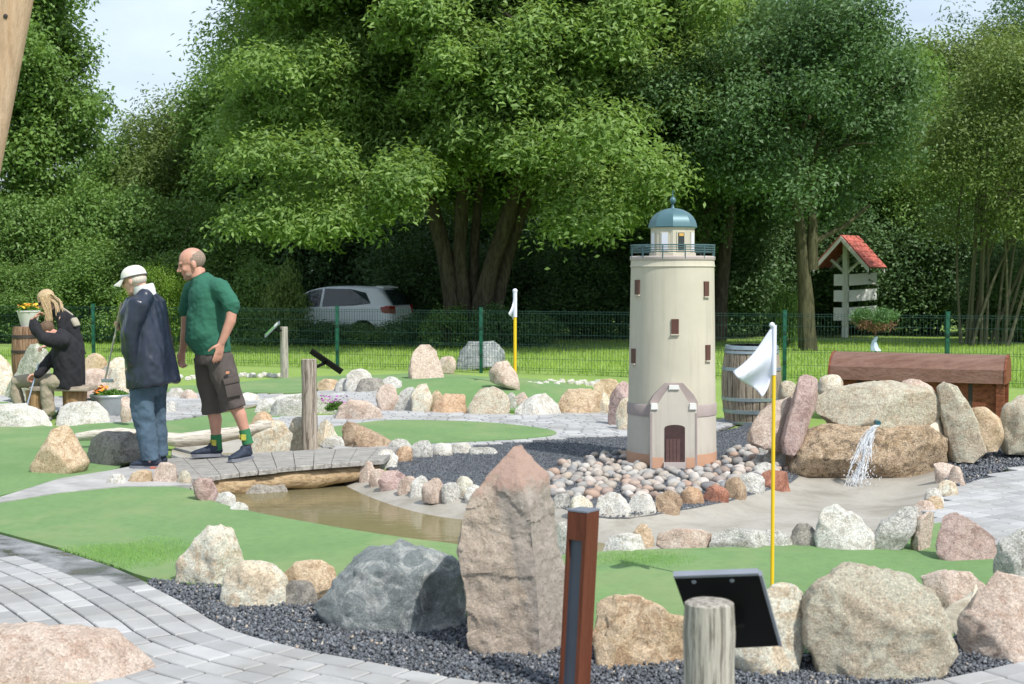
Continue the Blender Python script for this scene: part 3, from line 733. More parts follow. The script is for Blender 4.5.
def standing_stone():
    fr = g(520, 660); Yc = fr.y + .17; f = lambda x, y, dy=0: at(x, y, Yc + dy)
    L = [(474,674),(467,606),(459,547),(462,523),(475,496),(493,469)]; T = (513,446); T2 = (522,445); Rr = [(547,474),(555,520),(563,570),(570,620),(566,670)]; K = [(541,678),(538,600),(533,545),(529,508),(520,484)]
    fl, bk = [f(x, y, -.09 + .02 * i) for i, (x, y) in enumerate(L)], [f(x + 6, y, .32) for x, y in L]; rl_, rb_ = [f(x, y, .10) for x, y in Rr], [f(x - 4, y, .34) for x, y in Rr]
    k = [f(x, y, dy) for (x, y), dy in zip(K, (-.16, -.165, -.15, -.13, -.10))]; t, t2, tb = f(*T, .06), f(*T2, .08), f(517, 449, .26)
    V = fl + k + rl_ + bk + rb_ + [t, tb, t2]; b, c, d, e, ti, tbi, t2i = 6, 11, 16, 22, 27, 28, 29
    F_ = [(0,1,b+1,b), (1,2,b+2,b+1), (2,3,b+3,b+2), (3,4,b+4,b+3), (4,5,b+4), (5,ti,b+4), (ti,t2i,b+4), (t2i,c,b+4), (c,c+1,b+3,b+4), (c+1,c+2,b+2,b+3), (c+2,c+3,b+1,b+2), (c+3,c+4,b,b+1)]
    for i in range(5): F_.append((i, d + i, d + i + 1, i + 1))
    F_ += [(5, d + 5, tbi, ti), (ti, tbi, t2i), (t2i, tbi, e, c)]
    for i in range(4): F_.append((c + i, e + i, e + i + 1, c + i + 1))
    F_ += [(d, e + 4, e + 3, e + 2, d + 1), (d + 1, e + 2, e + 1, d + 2), (d + 2, e + 1, e, d + 3), (d + 3, e, tbi, d + 5, d + 4), (0, b, c + 4, e + 4, d)]
    bm = bmesh.new(); vs = [bm.verts.new(v) for v in V]
    for q in F_: bm.faces.new([vs[n_] for n_ in q])
    bmesh.ops.recalc_face_normals(bm, faces=bm.faces); bmesh.ops.triangulate(bm, faces=bm.faces)
    for _ in range(6):
        ed = [x for x in bm.edges if x.calc_length() > .016]
        if not ed: break
        bmesh.ops.subdivide_edges(bm, edges=ed, cuts=1); bmesh.ops.triangulate(bm, faces=bm.faces)
    bm.normal_update(); o3 = Vector((3.1, 7, 1)); mb = MB(); bm.verts.index_update(); NV = [v.normal.copy() for v in bm.verts]
    for v in bm.verts:
        p_ = v.co; s_ = .013 * noise.fractal(p_ * 5 + o3, .8, 2, 3) + .0042 * noise.fractal(p_ * 34 + o3, .6, 2, 3); st_ = noise.noise(Vector((p_.x * 5, p_.y * 5, p_.z * 9)) + o3); s_ += .007 * (1 if st_ > .18 else 0)
        mb.V.append(tuple(p_ + NV[v.index] * s_))
    mb.F = [tuple(v.index for v in q.verts) for q in bm.faces]; bm.free()
    o = obj('standing_stone', mb, RM['mono'], loc=(f(515, 660).x, Yc, 0), angle=42)
    tag(o, 'tall upright standing stone with reddish cap beside the rust brown lamp', 'standing stone')
standing_stone()
rock('orange-tan boulder between the rust brown lamp and the pale log post', 'tan', [(598,664),(592,640),(596,608),(616,596),(640,598),(668,611),(687,622),(694,650),(690,671),(640,672)], chop=6, amp=.06, depth=.8, seed=14)
rock('cream boulder partly behind the black display board', 'cream', [(738,674),(730,640),(742,604),(774,586),(800,588),(812,604),(806,648),(792,676)], chop=2, depth=.8, seed=9)
rock('biggest rounded beige boulder at lower right on dark chippings', 'beige', [(815,676),(806,648),(808,603),(818,580),(835,568),(852,563),(880,566),(914,577),(935,594),(951,625),(956,650),(946,668),(900,680),(845,684)], chop=4, amp=.05, depth=.75, sq=2.5, seed=19, res=2.6)
rock('pinkish rounded stone perched behind the gap beside the biggest beige boulder', 'pink', [(940,622),(924,600),(922,578),(945,569),(974,574),(988,588),(976,606),(958,622)], chop=3, depth=.8, base=622)
rock('grey mortar wedge filling the gap right of the biggest beige boulder', 'mortar', [(945,664),(938,640),(944,612),(965,600),(985,585),(990,615),(975,664)], name='mortar_wedge', cat='mortar', chop=3, depth=.8, base=640)
rock('pink-beige boulder at the right edge above the gravel', 'pink', [(975,664),(958,645),(962,620),(982,592),(1000,574),(1040,578),(1058,610),(1050,655),(1005,664)], chop=5, amp=.05, depth=.8, seed=41)
rock('grey speckled boulder at the right edge behind the pink-beige boulder', 'grey', [(1000,590),(995,570),(1002,545),(1020,531),(1050,536),(1060,590)], chop=5, base=606, depth=.7)
rock('purple-red pointed boulder on the right turf edge', 'purple', [(942,563),(937,550),(944,511),(960,506),(975,519),(1000,541),(1001,556),(990,566),(965,565)], chop=7, amp=.045, depth=.8, seed=54)
rock('narrow pink stone leaning on the purple-red boulder', 'pink', [(912,550),(912,538),(918,516),(929,512),(944,515),(936,548),(925,554)], name='stone', cat='stone', chop=5, depth=.8)
rock('leaning grey boulder left of the narrow pink stone', 'grey', [(876,553),(872,543),(881,525),(905,507),(921,506),(914,532),(903,547),(887,554)], chop=5, depth=.8, seed=61)
rock('pale rounded boulder at the pond edge right of the yellow pole', 'white', [(819,552),(814,540),(822,511),(836,503),(860,519),(876,538),(868,552),(840,553)], chop=3, depth=.85, seed=62)
rock('small dark grey stone left of the pale pond-edge boulder', 'dark', (790,817,523,549), name='stone', cat='stone', chop=5)
rock('low grey edging stone just right of the yellow pole', 'grey', (752,793,530,549), name='stone', cat='stone', chop=4)
rock('long low grey edging stone crossed by the yellow pole', 'grey', [(706,550),(712,536),(728,529),(755,531),(772,533),(775,549),(740,551)], name='stone', cat='stone', chop=6)
rock('flat pink slab at the near edge of the pond', 'pink', [(655,546),(658,534),(676,529),(702,530),(716,535),(708,550),(675,550)], name='slab', cat='stone', chop=6, amp=.02, depth=.7)
rock('grey-white low boulder right of the rust brown lamp by the pond', 'white', [(598,553),(603,536),(625,533),(644,536),(656,552),(625,554)], chop=6, seed=33)
rock('small tan stone behind the grey-white low boulder', 'tan', (631,654,524,551), name='stone', cat='stone', chop=5, base=548)
rock('pale stone just right of the standing stone at the pond edge', 'grey', (550,582,520,556), name='stone', cat='stone', chop=4)
rock('long pinkish cream boulder in the lower left corner beside the paved path', 'pink', [(-60,690),(-60,632),(0,627),(35,626),(75,634),(112,634),(134,650),(166,680),(170,697),(40,697)], chop=2, amp=.05, depth=.8, base=686, seed=71, res=2.4)
# left group by the bridge
rock('tan cone-shaped boulder on the turf at the left', 'tan', [(33,474),(31,466),(40,450),(52,430),(66,426),(77,442),(88,462),(84,472),(55,475)], chop=3, amp=.04, depth=.9, seed=81)
rock('dark brown boulder left of the old man\'s feet', 'dark', [(87,464),(84,452),(90,438),(105,431),(130,432),(143,440),(145,460),(118,466)], chop=4, seed=82)
rock('tan stone right behind the dark brown boulder', 'tan', (124,150,432,463), name='stone', cat='stone', chop=4)
for lab, mt, b in [
 ('pale grey edge stone left of the tan oval cobble by the path', 'white', (104,127,474,487)),
 ('smooth tan oval cobble at the path edge below the old man', 'tan', (127,153,470,485)),
 ('pink rounded stone under the bridge corner', 'pink', (152,178,462,485)),
 ('small speckled grey-tan stone beside the pink rounded stone', 'beige', (177,191,470,486)),
 ('pink-purple stone at the end of the front bridge log', 'purple', [(196,499),(192,484),(198,477),(212,479),(218,492),(214,502)]),
 ('white stone at the water edge beside the front turf', 'white', (214,236,492,506)),
 ('last small white stone on the turf edge by the water', 'white', (230,249,502,512))]:
    rock(lab, mt, b, name='stone', cat='stone', chop=4, group='edge stones along the bridge path')
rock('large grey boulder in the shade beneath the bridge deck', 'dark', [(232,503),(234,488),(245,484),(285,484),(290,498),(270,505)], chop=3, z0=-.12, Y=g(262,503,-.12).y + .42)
rock('cream boulder behind the bridge beside the green-shirted man\'s shoe', 'cream', [(250,450),(246,440),(249,424),(265,420),(285,422),(292,436),(288,450)], chop=4, seed=91)
rock('orange-tan stone on top behind the cream bridge boulder', 'orange', (249,275,411,432), name='stone', cat='stone', chop=4, base=432)
rock('grey-brown boulder left of the bark-stripped log post', 'beige', (286,316,415,447), chop=4)
rock('cream boulder right of the bark-stripped log post', 'cream', [(316,446),(314,425),(322,417),(336,424),(341,436),(338,446)], chop=4)
rock('flat white stone at the far corner of the bridge', 'white', (322,352,437,448), name='stone', cat='stone', chop=4)
rock('little cream stone beside the brown wedge rock', 'cream', (349,369,435,448), name='stone', cat='stone', chop=3)
rock('brown wedge-shaped rock lying on the turf behind the bridge', 'brown', [(344,446),(341,426),(346,421),(360,425),(380,436),(396,443),(394,449),(370,449)], chop=4, seed=95)
# edging between bridge, gravel and pond
for lab, mt, b in [
 ('white boulder at the right end of the bridge deck', 'white', [(376,468),(373,458),(380,451),(392,448),(399,458),(396,468)]),
 ('small orange stone behind the white boulder at the bridge end', 'orange', (394,413,446,462)),
 ('grey stone behind the bridge end, left of two cream stones', 'grey', (388,412,439,452)),
 ('cream-grey stone on the turf border beside the dark gravel', 'grey', (410,434,440,458)),
 ('pale stone on the turf border, second from the cream-grey one', 'white', (432,453,443,456)),
 ('low white stone on the turf border nearest the tall standing stone', 'white', (450,472,443,454)),
 ('pale flat stone behind the standing stone\'s left shoulder', 'grey', (468,500,447,455)),
 ('white rounded stone at the pond corner under the bridge end', 'pink', (357,376,461,481)),
 ('pinkish low stone next along the pond rim from the bridge', 'pink', (368,388,469,484)),
 ('purple-grey stone, second along the pond rim from the bridge', 'purple', (378,408,469,487)),
 ('pale pink stone, third along the pond rim from the bridge', 'pink', (397,420,476,490)),
 ('white triangular stone mid way along the pond rim', 'white', [(409,492),(411,482),(419,473),(427,479),(430,492)]),
 ('pale rounded stone with pink tint on the pond rim', 'pink', (420,446,478,497)),
 ('grey stone on the pond rim left of the tan stone', 'grey', (441,462,482,498)),
 ('tan stone on the pond rim close to the standing stone', 'cream', (455,474,476,497)),
 ('white stone on the pond rim touching the standing stone', 'white', (464,486,484,500))]:
    rock(lab, mt, b, name='stone', cat='stone', chop=4, group='edging stones along the pond rim')
# far left rocks
rock('big mossy grey boulder leaning behind the seated man', 'moss', [(2,398),(6,385),(14,366),(24,348),(36,344),(46,350),(50,375),(48,400)], base=404, chop=4, amp=.05)
rock('cream boulder at the left picture edge behind the mossy one', 'cream', (-14,13,351,392), base=396, chop=3)
rock('low white boulder in front of the seated man at the left edge', 'white', [(-20,426),(-22,410),(0,405),(25,404),(45,412),(55,424),(40,428)], chop=5)
rock('white wedge-shaped boulder in front of the wooden bench', 'white', [(57,425),(56,408),(66,403),(96,401),(106,412),(110,424)], chop=5, amp=.03)
for lab, mt, b in [
 ('tan boulder above the bench, left of the putter head', 'tan', (78,108,354,377)),
 ('pinkish flat boulder below the tan one behind the bench', 'pink', (73,110,369,394)),
 ('tall cream boulder right of the putter head', 'cream', (104,130,367,402)),
 ('pale boulder topping the pile left of the old man', 'cream', (105,130,357,377)),
 ('brown stone at the left of the rock pile behind the bench', 'tan', (66,84,359,392)),
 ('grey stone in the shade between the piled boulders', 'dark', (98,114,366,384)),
 ('small stone behind the zinc tub', 'pink', (120,132,395,418))]:
    rock(lab, mt, b, base=b[3] + 8, chop=4, group='boulders piled behind the bench')
# pool and far middle
for lab, mt, b in [
 ('white flat rock by the small back pool, left of the shorts', 'white', (163,185,388,398)),
 ('pinkish low rock by the small back pool between the two men', 'pink', (178,198,390,400)),
 ('pale rock at the front of the small back pool by the old man', 'white', (160,176,401,413)),
 ('white low rock right of the man\'s bare calf', 'white', (240,260,392,402)),
 ('long white flat rock left of the purple flowers', 'white', [(254,412),(256,400),(280,395),(305,394),(330,399),(334,414)]),
 ('grey flat rock at the far end of the long white rock', 'grey', (268,310,399,417))]:
    rock(lab, mt, b, name='rock', cat='rock', chop=5, group='rocks round the small back pool')
rock('pink low boulder right of the purple flowers', 'pink', [(333,420),(338,406),(350,399),(368,401),(380,410),(385,421)], chop=4)
for lab, mt, b in [
 ('pinkish brown boulder at the left end of the far row', 'pink', (376,399,383,412)),
 ('round grey boulder, second in the far row', 'grey', (393,421,385,412)),
 ('cream angular boulder, third in the far row', 'cream', [(412,412),(410,396),(418,384),(428,383),(433,396),(430,413)]),
 ('tan stone peeping up behind the far row', 'tan', (429,444,390,410)),
 ('orange-tan flat-topped boulder in the far row', 'orange', [(430,414),(433,402),(445,394),(465,395),(468,414)]),
 ('largest beige rounded boulder of the far row', 'beige', (468,511,386,416)),
 ('small grey stone behind the foot of the distant yellow pole', 'grey', (505,517,392,410)),
 ('small pink stone at the foot of the distant yellow pole', 'pink', (512,529,392,407)),
 ('whitish sloping boulder right of the distant pole', 'white', [(516,416),(520,405),(535,395),(546,393),(558,404),(564,415)]),
 ('low cream chip in front of the whitish sloping boulder', 'white', (514,541,404,416)),
 ('tan flat-topped boulder left of the lighthouse', 'tan', [(560,415),(559,397),(568,389),(592,388),(603,396),(600,415)]),
 ('dark cream stone behind the tan flat-topped boulder', 'cream', (596,612,391,414)),
 ('brown rough boulder behind the far row near the lighthouse', 'tan', (592,621,379,400))]:
    rock(lab, mt, b, chop=5, group='far row of boulders', base=(b[3] if isinstance(b, tuple) else max(p[1] for p in b)))
rock('tall purple-grey boulder touching the left side of the lighthouse', 'purple', [(608,424),(606,408),(610,392),(622,380),(630,378),(634,424)], chop=5, base=427)
rock('cream slab just left of the lighthouse base', 'cream', [(617,429),(615,412),(620,398),(630,396),(634,430)], chop=4, base=431)
rock('tall pinkish boulder standing on the far green', 'pink', [(409,380),(408,370),(414,352),(422,344),(432,343),(440,350),(445,379)], chop=3, amp=.03)
rock('small pink stone beside the tall pinkish boulder', 'pink', (438,456,356,371), name='stone', cat='stone', chop=3, base=373)
rock('wide blue-grey boulder with pale right side in front of the fence', 'blue', [(457,368),(459,352),(468,342),(482,344),(494,342),(503,350),(506,366)], chop=5, base=370)
rock('pink and cream boulder on the right slope of the far green', 'pink', [(489,383),(489,372),(496,362),(508,360),(518,376),(520,388)], chop=4)
for lab, mt, b in [
 ('pale grey boulder beneath the tilted black board', 'grey', (334,362,378,392)),
 ('rough whitish boulder below the tilted black board', 'white', (344,374,369,392)),
 ('dark grey angular boulder right of the tilted black board', 'dark', (355,386,378,394)),
 ('low grey boulder on the edge of the far green', 'grey', (376,403,377,393)),
 ('flat tan stone right of the bark-stripped log post', 'tan', (316,342,379,391))]:
    rock(lab, mt, b, chop=5, group='boulders beneath the tilted board')
for i in range(22):
    x = 168 + i * 5.2 + rnd.uniform(-2, 2); y = 379 - i * .12 + rnd.uniform(-1.5, 1.5)
    rock('pale cobble in the strip along the fence left of the tilted board', 'white', (x, x + 7, y - 3.5, y), name='cobble', cat='cobble', res=.35, chop=2, group='pale cobbles along the fence, left strip', bury=.01)
for i in range(22):
    x = 522 + i * 3.9 + rnd.uniform(-2, 2); y = 385 + rnd.uniform(-3, 1.5)
    rock('pale cobble in the strip behind the far row of boulders', 'white', (x, x + 7, y - 3.5, y), name='cobble', cat='cobble', res=.35, chop=2, group='pale cobbles behind the far row', bury=.01)

# waterfall
YW = g(865, 484, -.08).y
rock('wide wet brown boulder with the little waterfall running down its face', 'rust', [(800,484),(789,470),(792,452),(806,432),(825,425),(870,423),(930,428),(946,440),(947,465),(934,484),(918,494),(892,491),(860,482)], Y=YW + .38, depth=3.40, chop=2, amp=.04, seed=102, res=2.6, sq=2.6, planes=((0,-.72,-.55,.22),(.25,-.85,-.2,.1),(0,-.3,.95,.05)))
rock('long cream boulder lying across the top of the waterfall', 'beige', [(832,421),(817,412),(816,398),(832,389),(852,385),(878,381),(905,384),(932,388),(942,400),(940,414),(925,423),(890,421),(860,420)], Y=YW + .62, depth=3.34, chop=2, amp=.035, seed=103, res=2.4)
rock('pale mortar bank on the right shoulder of the waterfall', 'mortar', [(900,470),(905,428),(925,415),(940,400),(947,420),(954,445),(962,466),(950,474)], name='mortar_bank', cat='mortar', Y=YW + .66, depth=3.24, chop=1, amp=.03)
rock('pale mortar seam between the two waterfall boulders', 'mortar', [(826,436),(828,417),(940,417),(948,440)], name='mortar_seam', cat='mortar', Y=YW + .70, depth=3.30, chop=0, amp=.03)
rock('tall purple boulder leaning against the left of the waterfall', 'purple', [(783,450),(781,440),(790,408),(800,378),(808,374),(818,380),(820,396),(812,420),(800,445),(792,452)], Y=YW + .35, depth=3.2, chop=5, amp=.035, seed=106)
rock('slanting pinkish boulder in front of the barrel', 'pink', [(748,444),(750,428),(760,412),(775,401),(790,397),(800,408),(795,440),(780,448)], Y=YW + .55, depth=3.22, chop=4, seed=107)
rock('round cream stone behind the top left of the waterfall', 'cream', (818,843,375,394), name='stone', cat='stone', Y=YW + 1.1, depth=3.14, chop=2)
rock('beige stone beside the foot of the barrel', 'beige', (778,800,381,400), name='stone', cat='stone', Y=YW + 1.3, depth=3.14, chop=2)
rock('pink stone behind the right end of the long cream boulder', 'pink', (895,935,380,400), name='stone', cat='stone', Y=YW + 1.1, depth=3.15, chop=2)
rock('tall grey-brown boulder standing right of the waterfall', 'beige', [(952,458),(946,440),(940,405),(938,388),(945,382),(957,386),(968,402),(978,430),(985,450),(970,460)], Y=YW + .5, depth=3.22, chop=3, amp=.035, seed=111)
rock('tan boulder right of the tall grey-brown one', 'tan', [(976,446),(968,425),(968,408),(985,407),(998,418),(1002,436),(996,446)], Y=YW + .85, depth=3.2, chop=3)
rock('large beige boulder at the right edge by the wooden chest', 'beige', [(1004,450),(1000,430),(1004,408),(1018,396),(1040,394),(1060,410),(1060,452)], Y=YW + .9, depth=3.25, chop=3)
for lab, mt, b in [
 ('pink block at the right foot of the waterfall', 'pink', [(936,482),(934,464),(945,461),(955,466),(954,482)]),
 ('pinkish edging stone below the pink block', 'pink', (948,966,466,488)),
 ('cream edging stone curving down from the waterfall', 'cream', (936,958,480,497)),
 ('pale edging stone halfway down the curve right of the waterfall', 'white', (925,945,488,506)),
 ('tan edging stone near the leaning grey boulder', 'tan', (926,944,496,512)),
 ('small pink edging stone above the narrow pink stone', 'pink', (914,936,500,513))]:
    rock(lab, mt, b, name='stone', cat='stone', chop=4, group='edging stones right of the waterfall')
for lab, mt, b in [
 ('rough brown stone at the front of the pebble bed', 'brown', [(656,513),(655,496),(668,490),(680,494),(684,505),(678,513)]),
 ('shiny orange-red stone at the front of the pebble bed', 'orange', (680,706,487,505)),
 ('dark red stone at the front of the pebble bed', 'red', (703,731,485,503)),
 ('brown stone right of the dark red stone', 'brown', (723,748,477,499)),
 ('pale green-grey stone behind the yellow pole', 'grey', (734,766,473,493)),
 ('red-brown block by the left foot of the waterfall', 'red', [(761,490),(760,474),(770,470),(788,472),(792,490)]),
 ('white stone at the front of the pebble bed, left of the brown one', 'white', (626,657,494,514)),
 ('broad white stone at the front of the pebble bed', 'white', (594,632,493,516)),
 ('tan stone at the front left of the pebble bed', 'cream', (569,598,495,515)),
 ('grey-white stone beside the standing stone on the pebble bed', 'grey', (553,572,494,508)),
 ('grey stone behind the brown stones by the waterfall', 'grey', (752,780,462,476)),
 ('pale cobble left of the purple boulder', 'white', (764,790,448,466)),
 ('grey cobble in front of the slanting pinkish boulder', 'grey', (758,778,440,456))]:
    rock(lab, mt, b, name='stone', cat='stone', chop=5, group='larger stones edging the pebble bed', amp=.06)

# pebble bed round the lighthouse: individual pebbles
def pebmat():
    m, nt, p = newmat('mixed_pebbles'); oi = nt.nodes.new('ShaderNodeObjectInfo'); co = coord(nt)
    col = ramp(nt, oi.outputs['Random'], [(0, (.16,.16,.17)), (.12, (.37,.36,.345)), (.3, (.45,.38,.31)), (.44, (.24,.25,.265)), (.58, (.53,.51,.48)), (.7, (.42,.28,.21)), (.82, (.60,.58,.55)), (.9, (.30,.20,.16)), (1, (.33,.33,.32))])
    n = ntex(nt, co, 28, 6, .7); col = mixc(nt, ramp(nt, n, [(.35, (.45,) * 3), (.6, (0,) * 3)]), col, (.17,.145,.12))
    nt.links.new(col, p.inputs['Base Color']); p.inputs['Roughness'].default_value = .7; bump(nt, p, n, .3, .01); return m
MPEB = pebmat()
pm = []
for i in range(10):
    mb = MB(); n = 12; mb.ell((0, 0, 0), (1, rnd.uniform(.65, .95), rnd.uniform(.55, .75)), n=n)
    sd = Vector((i * 7.3, 1, 2)); mb.V = [tuple(Vector(v) * (1 + .38 * noise.noise(Vector(v) * 1.2 + sd))) for v in mb.V]
    pm.append(mesh_of('pebble', mb.V, mb.F, MPEB))
PB = polyw([(540,486),(560,466),(590,458),(625,452),(640,462),(650,472),(697,472),(715,466),(735,452),(770,446),(795,450),(795,466),(765,478),(735,488),(700,494),(655,500),(600,503),(552,497)])
pax, pay = np.array([p.x for p in PB]), np.array([p.y for p in PB])
got = []; tries = 0
LHC = g(671.5, 468) + Vector((0, .36, 0)); LHC.x = (671.8 - 512) / F * LHC.y / (CP + SP * (342 - 400) / F)
while len(got) < 292 and tries < 40000:
    tries += 1; x = rnd.uniform(pax.min(), pax.max()); y = rnd.uniform(pay.min(), pay.max()); s = rnd.choice((.034, .042, .05, .058))
    if not inside(pax, pay, np.array([x]), np.array([y]))[0]: continue
    if math.hypot(x - LHC.x, y - LHC.y) < .40 + s * .3: continue
    if any((x - a) ** 2 + (y - b) ** 2 < ((s + c) * .78) ** 2 for a, b, c in got): continue
    got.append((x, y, s))
for x, y, s in got:
    o = bpy.data.objects.new('pebble', rnd.choice(pm)); COL.objects.link(o)
    dl = max(0, 1 - (math.hypot(x - LHC.x, y - LHC.y) - .4) / .9)
    o.location = (x, y, H1(x, y) + s * .30 + rnd.uniform(0, .014)); o.scale = (s, s, s); o.rotation_euler = (rnd.uniform(-.4, .4), rnd.uniform(-.4, .4), rnd.uniform(0, 6.3))
    tag(o, 'rounded pebble in the mixed grey and tan pebble bed around the lighthouse', 'pebble', 'pebbles around the lighthouse')
# ------------------------------------------------------------------ lighthouse
def rotz(a): return Matrix.Rotation(a, 3, 'Z')
LY = LHC.y; PPM = F / LY
def lx(px): return at(px, 400, LY).x
def lz(py): return at(671, py, LY).z
LH = thing('model_lighthouse', 'cream round model lighthouse with teal dome standing in the pebble bed', 'lighthouse', (LHC.x, LY, 0))
rb, rt = .386, .357; zt = lz(259)
def rad(z): return rb + (rt - rb) * z / zt
mb = MB(); prof = [(rb, -.05)] + [(rad(zt * i / 8), zt * i / 8) for i in range(9)]; mb.lathe((LHC.x, LY, 0), prof, 64); obj('tower', mb, M['cream'], LH)
zb0, zb1 = lz(413), lz(401.5)
mb = MB(); mb.lathe((LHC.x, LY, 0), [(rad(.1) + .003, .105), (rad(zb0) + .003, zb0 + .001)], 64); obj('plinth_wall', mb, M['creamlow'], LH)
mb = MB(); mb.lathe((LHC.x, LY, 0), [(rad(zb0) + .009, zb0), (rad(zb1) + .010, zb1 - .012), (rad(zb1), zb1)], 64); obj('string_course', mb, M['lilac'], LH)
mb = MB(); mb.lathe((LHC.x, LY, 0), [(rb + .005, -.04), (rb + .004, .11)], 64); obj('base_band', mb, M['orangeband'], LH)
mb = MB(); mb.lathe((LHC.x, LY, 0), [(rt + .001, zt - .075), (rt + .010, zt - .065), (rt + .004, zt - .05), (rt + .001, zt - .012)], 64); obj('cornice', mb, M['cream'], LH)
mb = MB(); mb.lathe((LHC.x, LY, 0), [(rt + .006, zt - .012), (rt + .010, zt - .006), (rt + .010, zt + .018), (rt + .002, zt + .024), (.15, zt + .026)], 64); ga = obj('gallery', mb, M['gallery'], LH)
YP = LY - rb - .035
def pz(px, py, Y=YP): return at(px, py, Y)
def flat(pts, Y, t):          # upright panel from pixel outline at distance Y, t thick
    return [pz(x, y, Y) for x, y in pts], (0, t, 0)
mb = MB(); mb.prism(*flat([(650.5,471),(650.5,404),(657.5,404),(669,387.5),(679.5,387.5),(690,404),(697,404),(697,471)], YP, .4)); PO = obj('portal', mb, M['creamlow'], LH)
mb = MB(); mb.prism(*flat([(650,412.5),(649.8,402),(654,395),(665.5,383),(683,383),(694,395),(697.8,402),(697.4,412.5),(690,406),(679.5,389.5),(669,389.5),(658,406)], YP + .030, .33)); obj('gable_trim', mb, M['lilac'], LH)
for e_ in (650.2, 695.3):
    mb = MB(); mb.prism(*flat([(e_,471),(e_,413),(e_+2,413),(e_+2,471)], YP - .004, .03)); obj('corner_strip', mb, M['lilac'], PO)
for a, b, c, d in ((651, 658, 403.5, 409.5), (689.5, 696.5, 403.5, 409.5), (669, 679.5, 385.5, 389.5)):
    mb = MB(); mb.prism(*flat([(a, d), (a + .5, c), (b - .5, c), (b, d)], YP - .014, .10)); obj('cap_stone', mb, M['whitepaint'], PO)
mb = MB(); mb.prism(*flat([(652.3,471),(652.3,457.5),(663.5,457.5),(663.5,471)], YP - .003, .02)); mb.prism(*flat([(686.2,471),(686.2,457.5),(695.2,457.5),(695.2,471)], YP - .003, .02)); obj('portal_base_band', mb, M['orangeband'], PO)
mb = MB(); arch = [(664.5,466),(664.5,428)] + [(674.8 - 10.3 * math.cos(math.pi * i / 8), 428 - 3.2 * math.sin(math.pi * i / 8)) for i in range(1, 8)] + [(685,428),(685,466)]
mb.prism(*flat(arch, YP - .003, .02)); DO = obj('door', mb, M['door'], LH)
mb = MB()
for i in range(4): mb.prism(*flat([(666 + i * 3.6, 463), (666 + i * 3.6, 439), (669.2 + i * 3.6, 439), (669.2 + i * 3.6, 463)], YP - .007, .01))
obj('door_leaf', mb, M['doorlight'], DO)
mb = MB(); mb.prism(*flat([(663.8,470),(663.8,462.6),(685.8,462.6),(685.8,470)], YP - .028, .04)); obj('door_step', mb, M['gallery'], LH)
for px, py, w, h in ((635, 287, .062, .125), (701, 288.5, .062, .125), (669.5, 325, .062, .125), (703, 351, .062, .13), (631.8, 355, .062, .125)):
    z = lz(py); r = rad(z); s = max(-.985, min(.985, (px - 671.5) / PPM / r)); th = math.asin(s)
    d = Vector((math.sin(th), -math.cos(th), 0)); Mx = rotz(th)
    mb = MB(); mb.box(Vector((LHC.x, LY, z)) + d * (r - .004), (w, .03, h), Mx); wi = obj('window', mb, M['winb'], LH)
    mb = MB(); mb.box(Vector((LHC.x, LY, z - h / 2 - .006)) + d * (r + .002), (w + .012, .034, .010), Mx); obj('sill', mb, M['cream'], wi)
# lantern room, eight sided
rl = .188; z0, z1 = zt + .02, lz(228); a8 = math.pi / 8 + math.pi / 4 * .38
mb = MB(); mb.lathe((LHC.x, LY, 0), [(rl + .012, z0), (rl + .012, z0 + .03), (rl, z0 + .034), (rl, z1 - .01), (rl + .008, z1)], 8, a8); obj('lantern_room', mb, M['cream'], LH, smooth=False)
apo = rl * math.cos(math.pi / 8)
for k in range(8):
    a = a8 + math.pi / 8 + k * math.pi / 4; d = Vector((math.cos(a), math.sin(a), 0)); Mx = rotz(a - math.pi / 2)
    cen = Vector((LHC.x, LY, (z0 + z1) / 2 + .004)) + d * (apo + .002)
    front = d.y < -.9
    mb = MB(); mb.box(cen, (.078, .012, .168), Mx); fr = obj('lantern_window', mb, M['cream'], LH, smooth=False)
    mb = MB(); mb.box(cen + d * .006, (.056, .006, .150), Mx); obj('pane', mb, M['lampglass'] if front else M['windlight'], fr, smooth=False)
    if front:
        mb = MB(); mb.box(cen + d * .010 + Vector((0, 0, .058)), (.042, .004, .024), Mx); obj('amber_lamp', mb, M['amber'], fr, smooth=False)
zd = lz(209.5); rd = rl + .018
mb = MB(); pr = [(rd, z1), (rd + .004, z1 + .010)] + [(rd * math.cos(math.pi / 2 * i / 9), z1 + .012 + (zd - z1) * math.sin(math.pi / 2 * i / 9)) for i in range(1, 9)] + [(.012, zd + .012)]
mb.lathe((LHC.x, LY, 0), pr, 8, a8); DM = obj('dome', mb, M['teal'], LH, smooth=True, angle=25)
mb = MB(); mb.tube([(LHC.x, LY, zd), (LHC.x, LY, lz(190))], [.009, .003], 8); mb.ell((LHC.x, LY, lz(200.5)), (.028, .028, .032)); mb.lathe((LHC.x, LY, 0), [(.02, zd + .008), (.012, zd + .025), (.009, zd + .04)], 12); obj('finial', mb, M['teal'], DM)
RL = None
mb = MB(); zr = lz(245.5); rr = rt + .006
for k in range(4):
    z = zr - k * (zr - zt - .05) / 3.4
    ring = [(LHC.x + rr * math.cos(2 * math.pi * i / 40), LY + rr * math.sin(2 * math.pi * i / 40), z) for i in range(41)]; mb.tube(ring, .0055 if k == 0 else .004, 6)
RL = obj('railing', mb, M['rail'], LH)
for k in range(12):
    a = 2 * math.pi * (k + .35) / 12; mb = MB(); mb.tube([(LHC.x + rr * math.cos(a), LY + rr * math.sin(a), zt), (LHC.x + rr * math.cos(a), LY + rr * math.sin(a), zr)], .006, 6); obj('baluster', mb, M['rail'], RL)

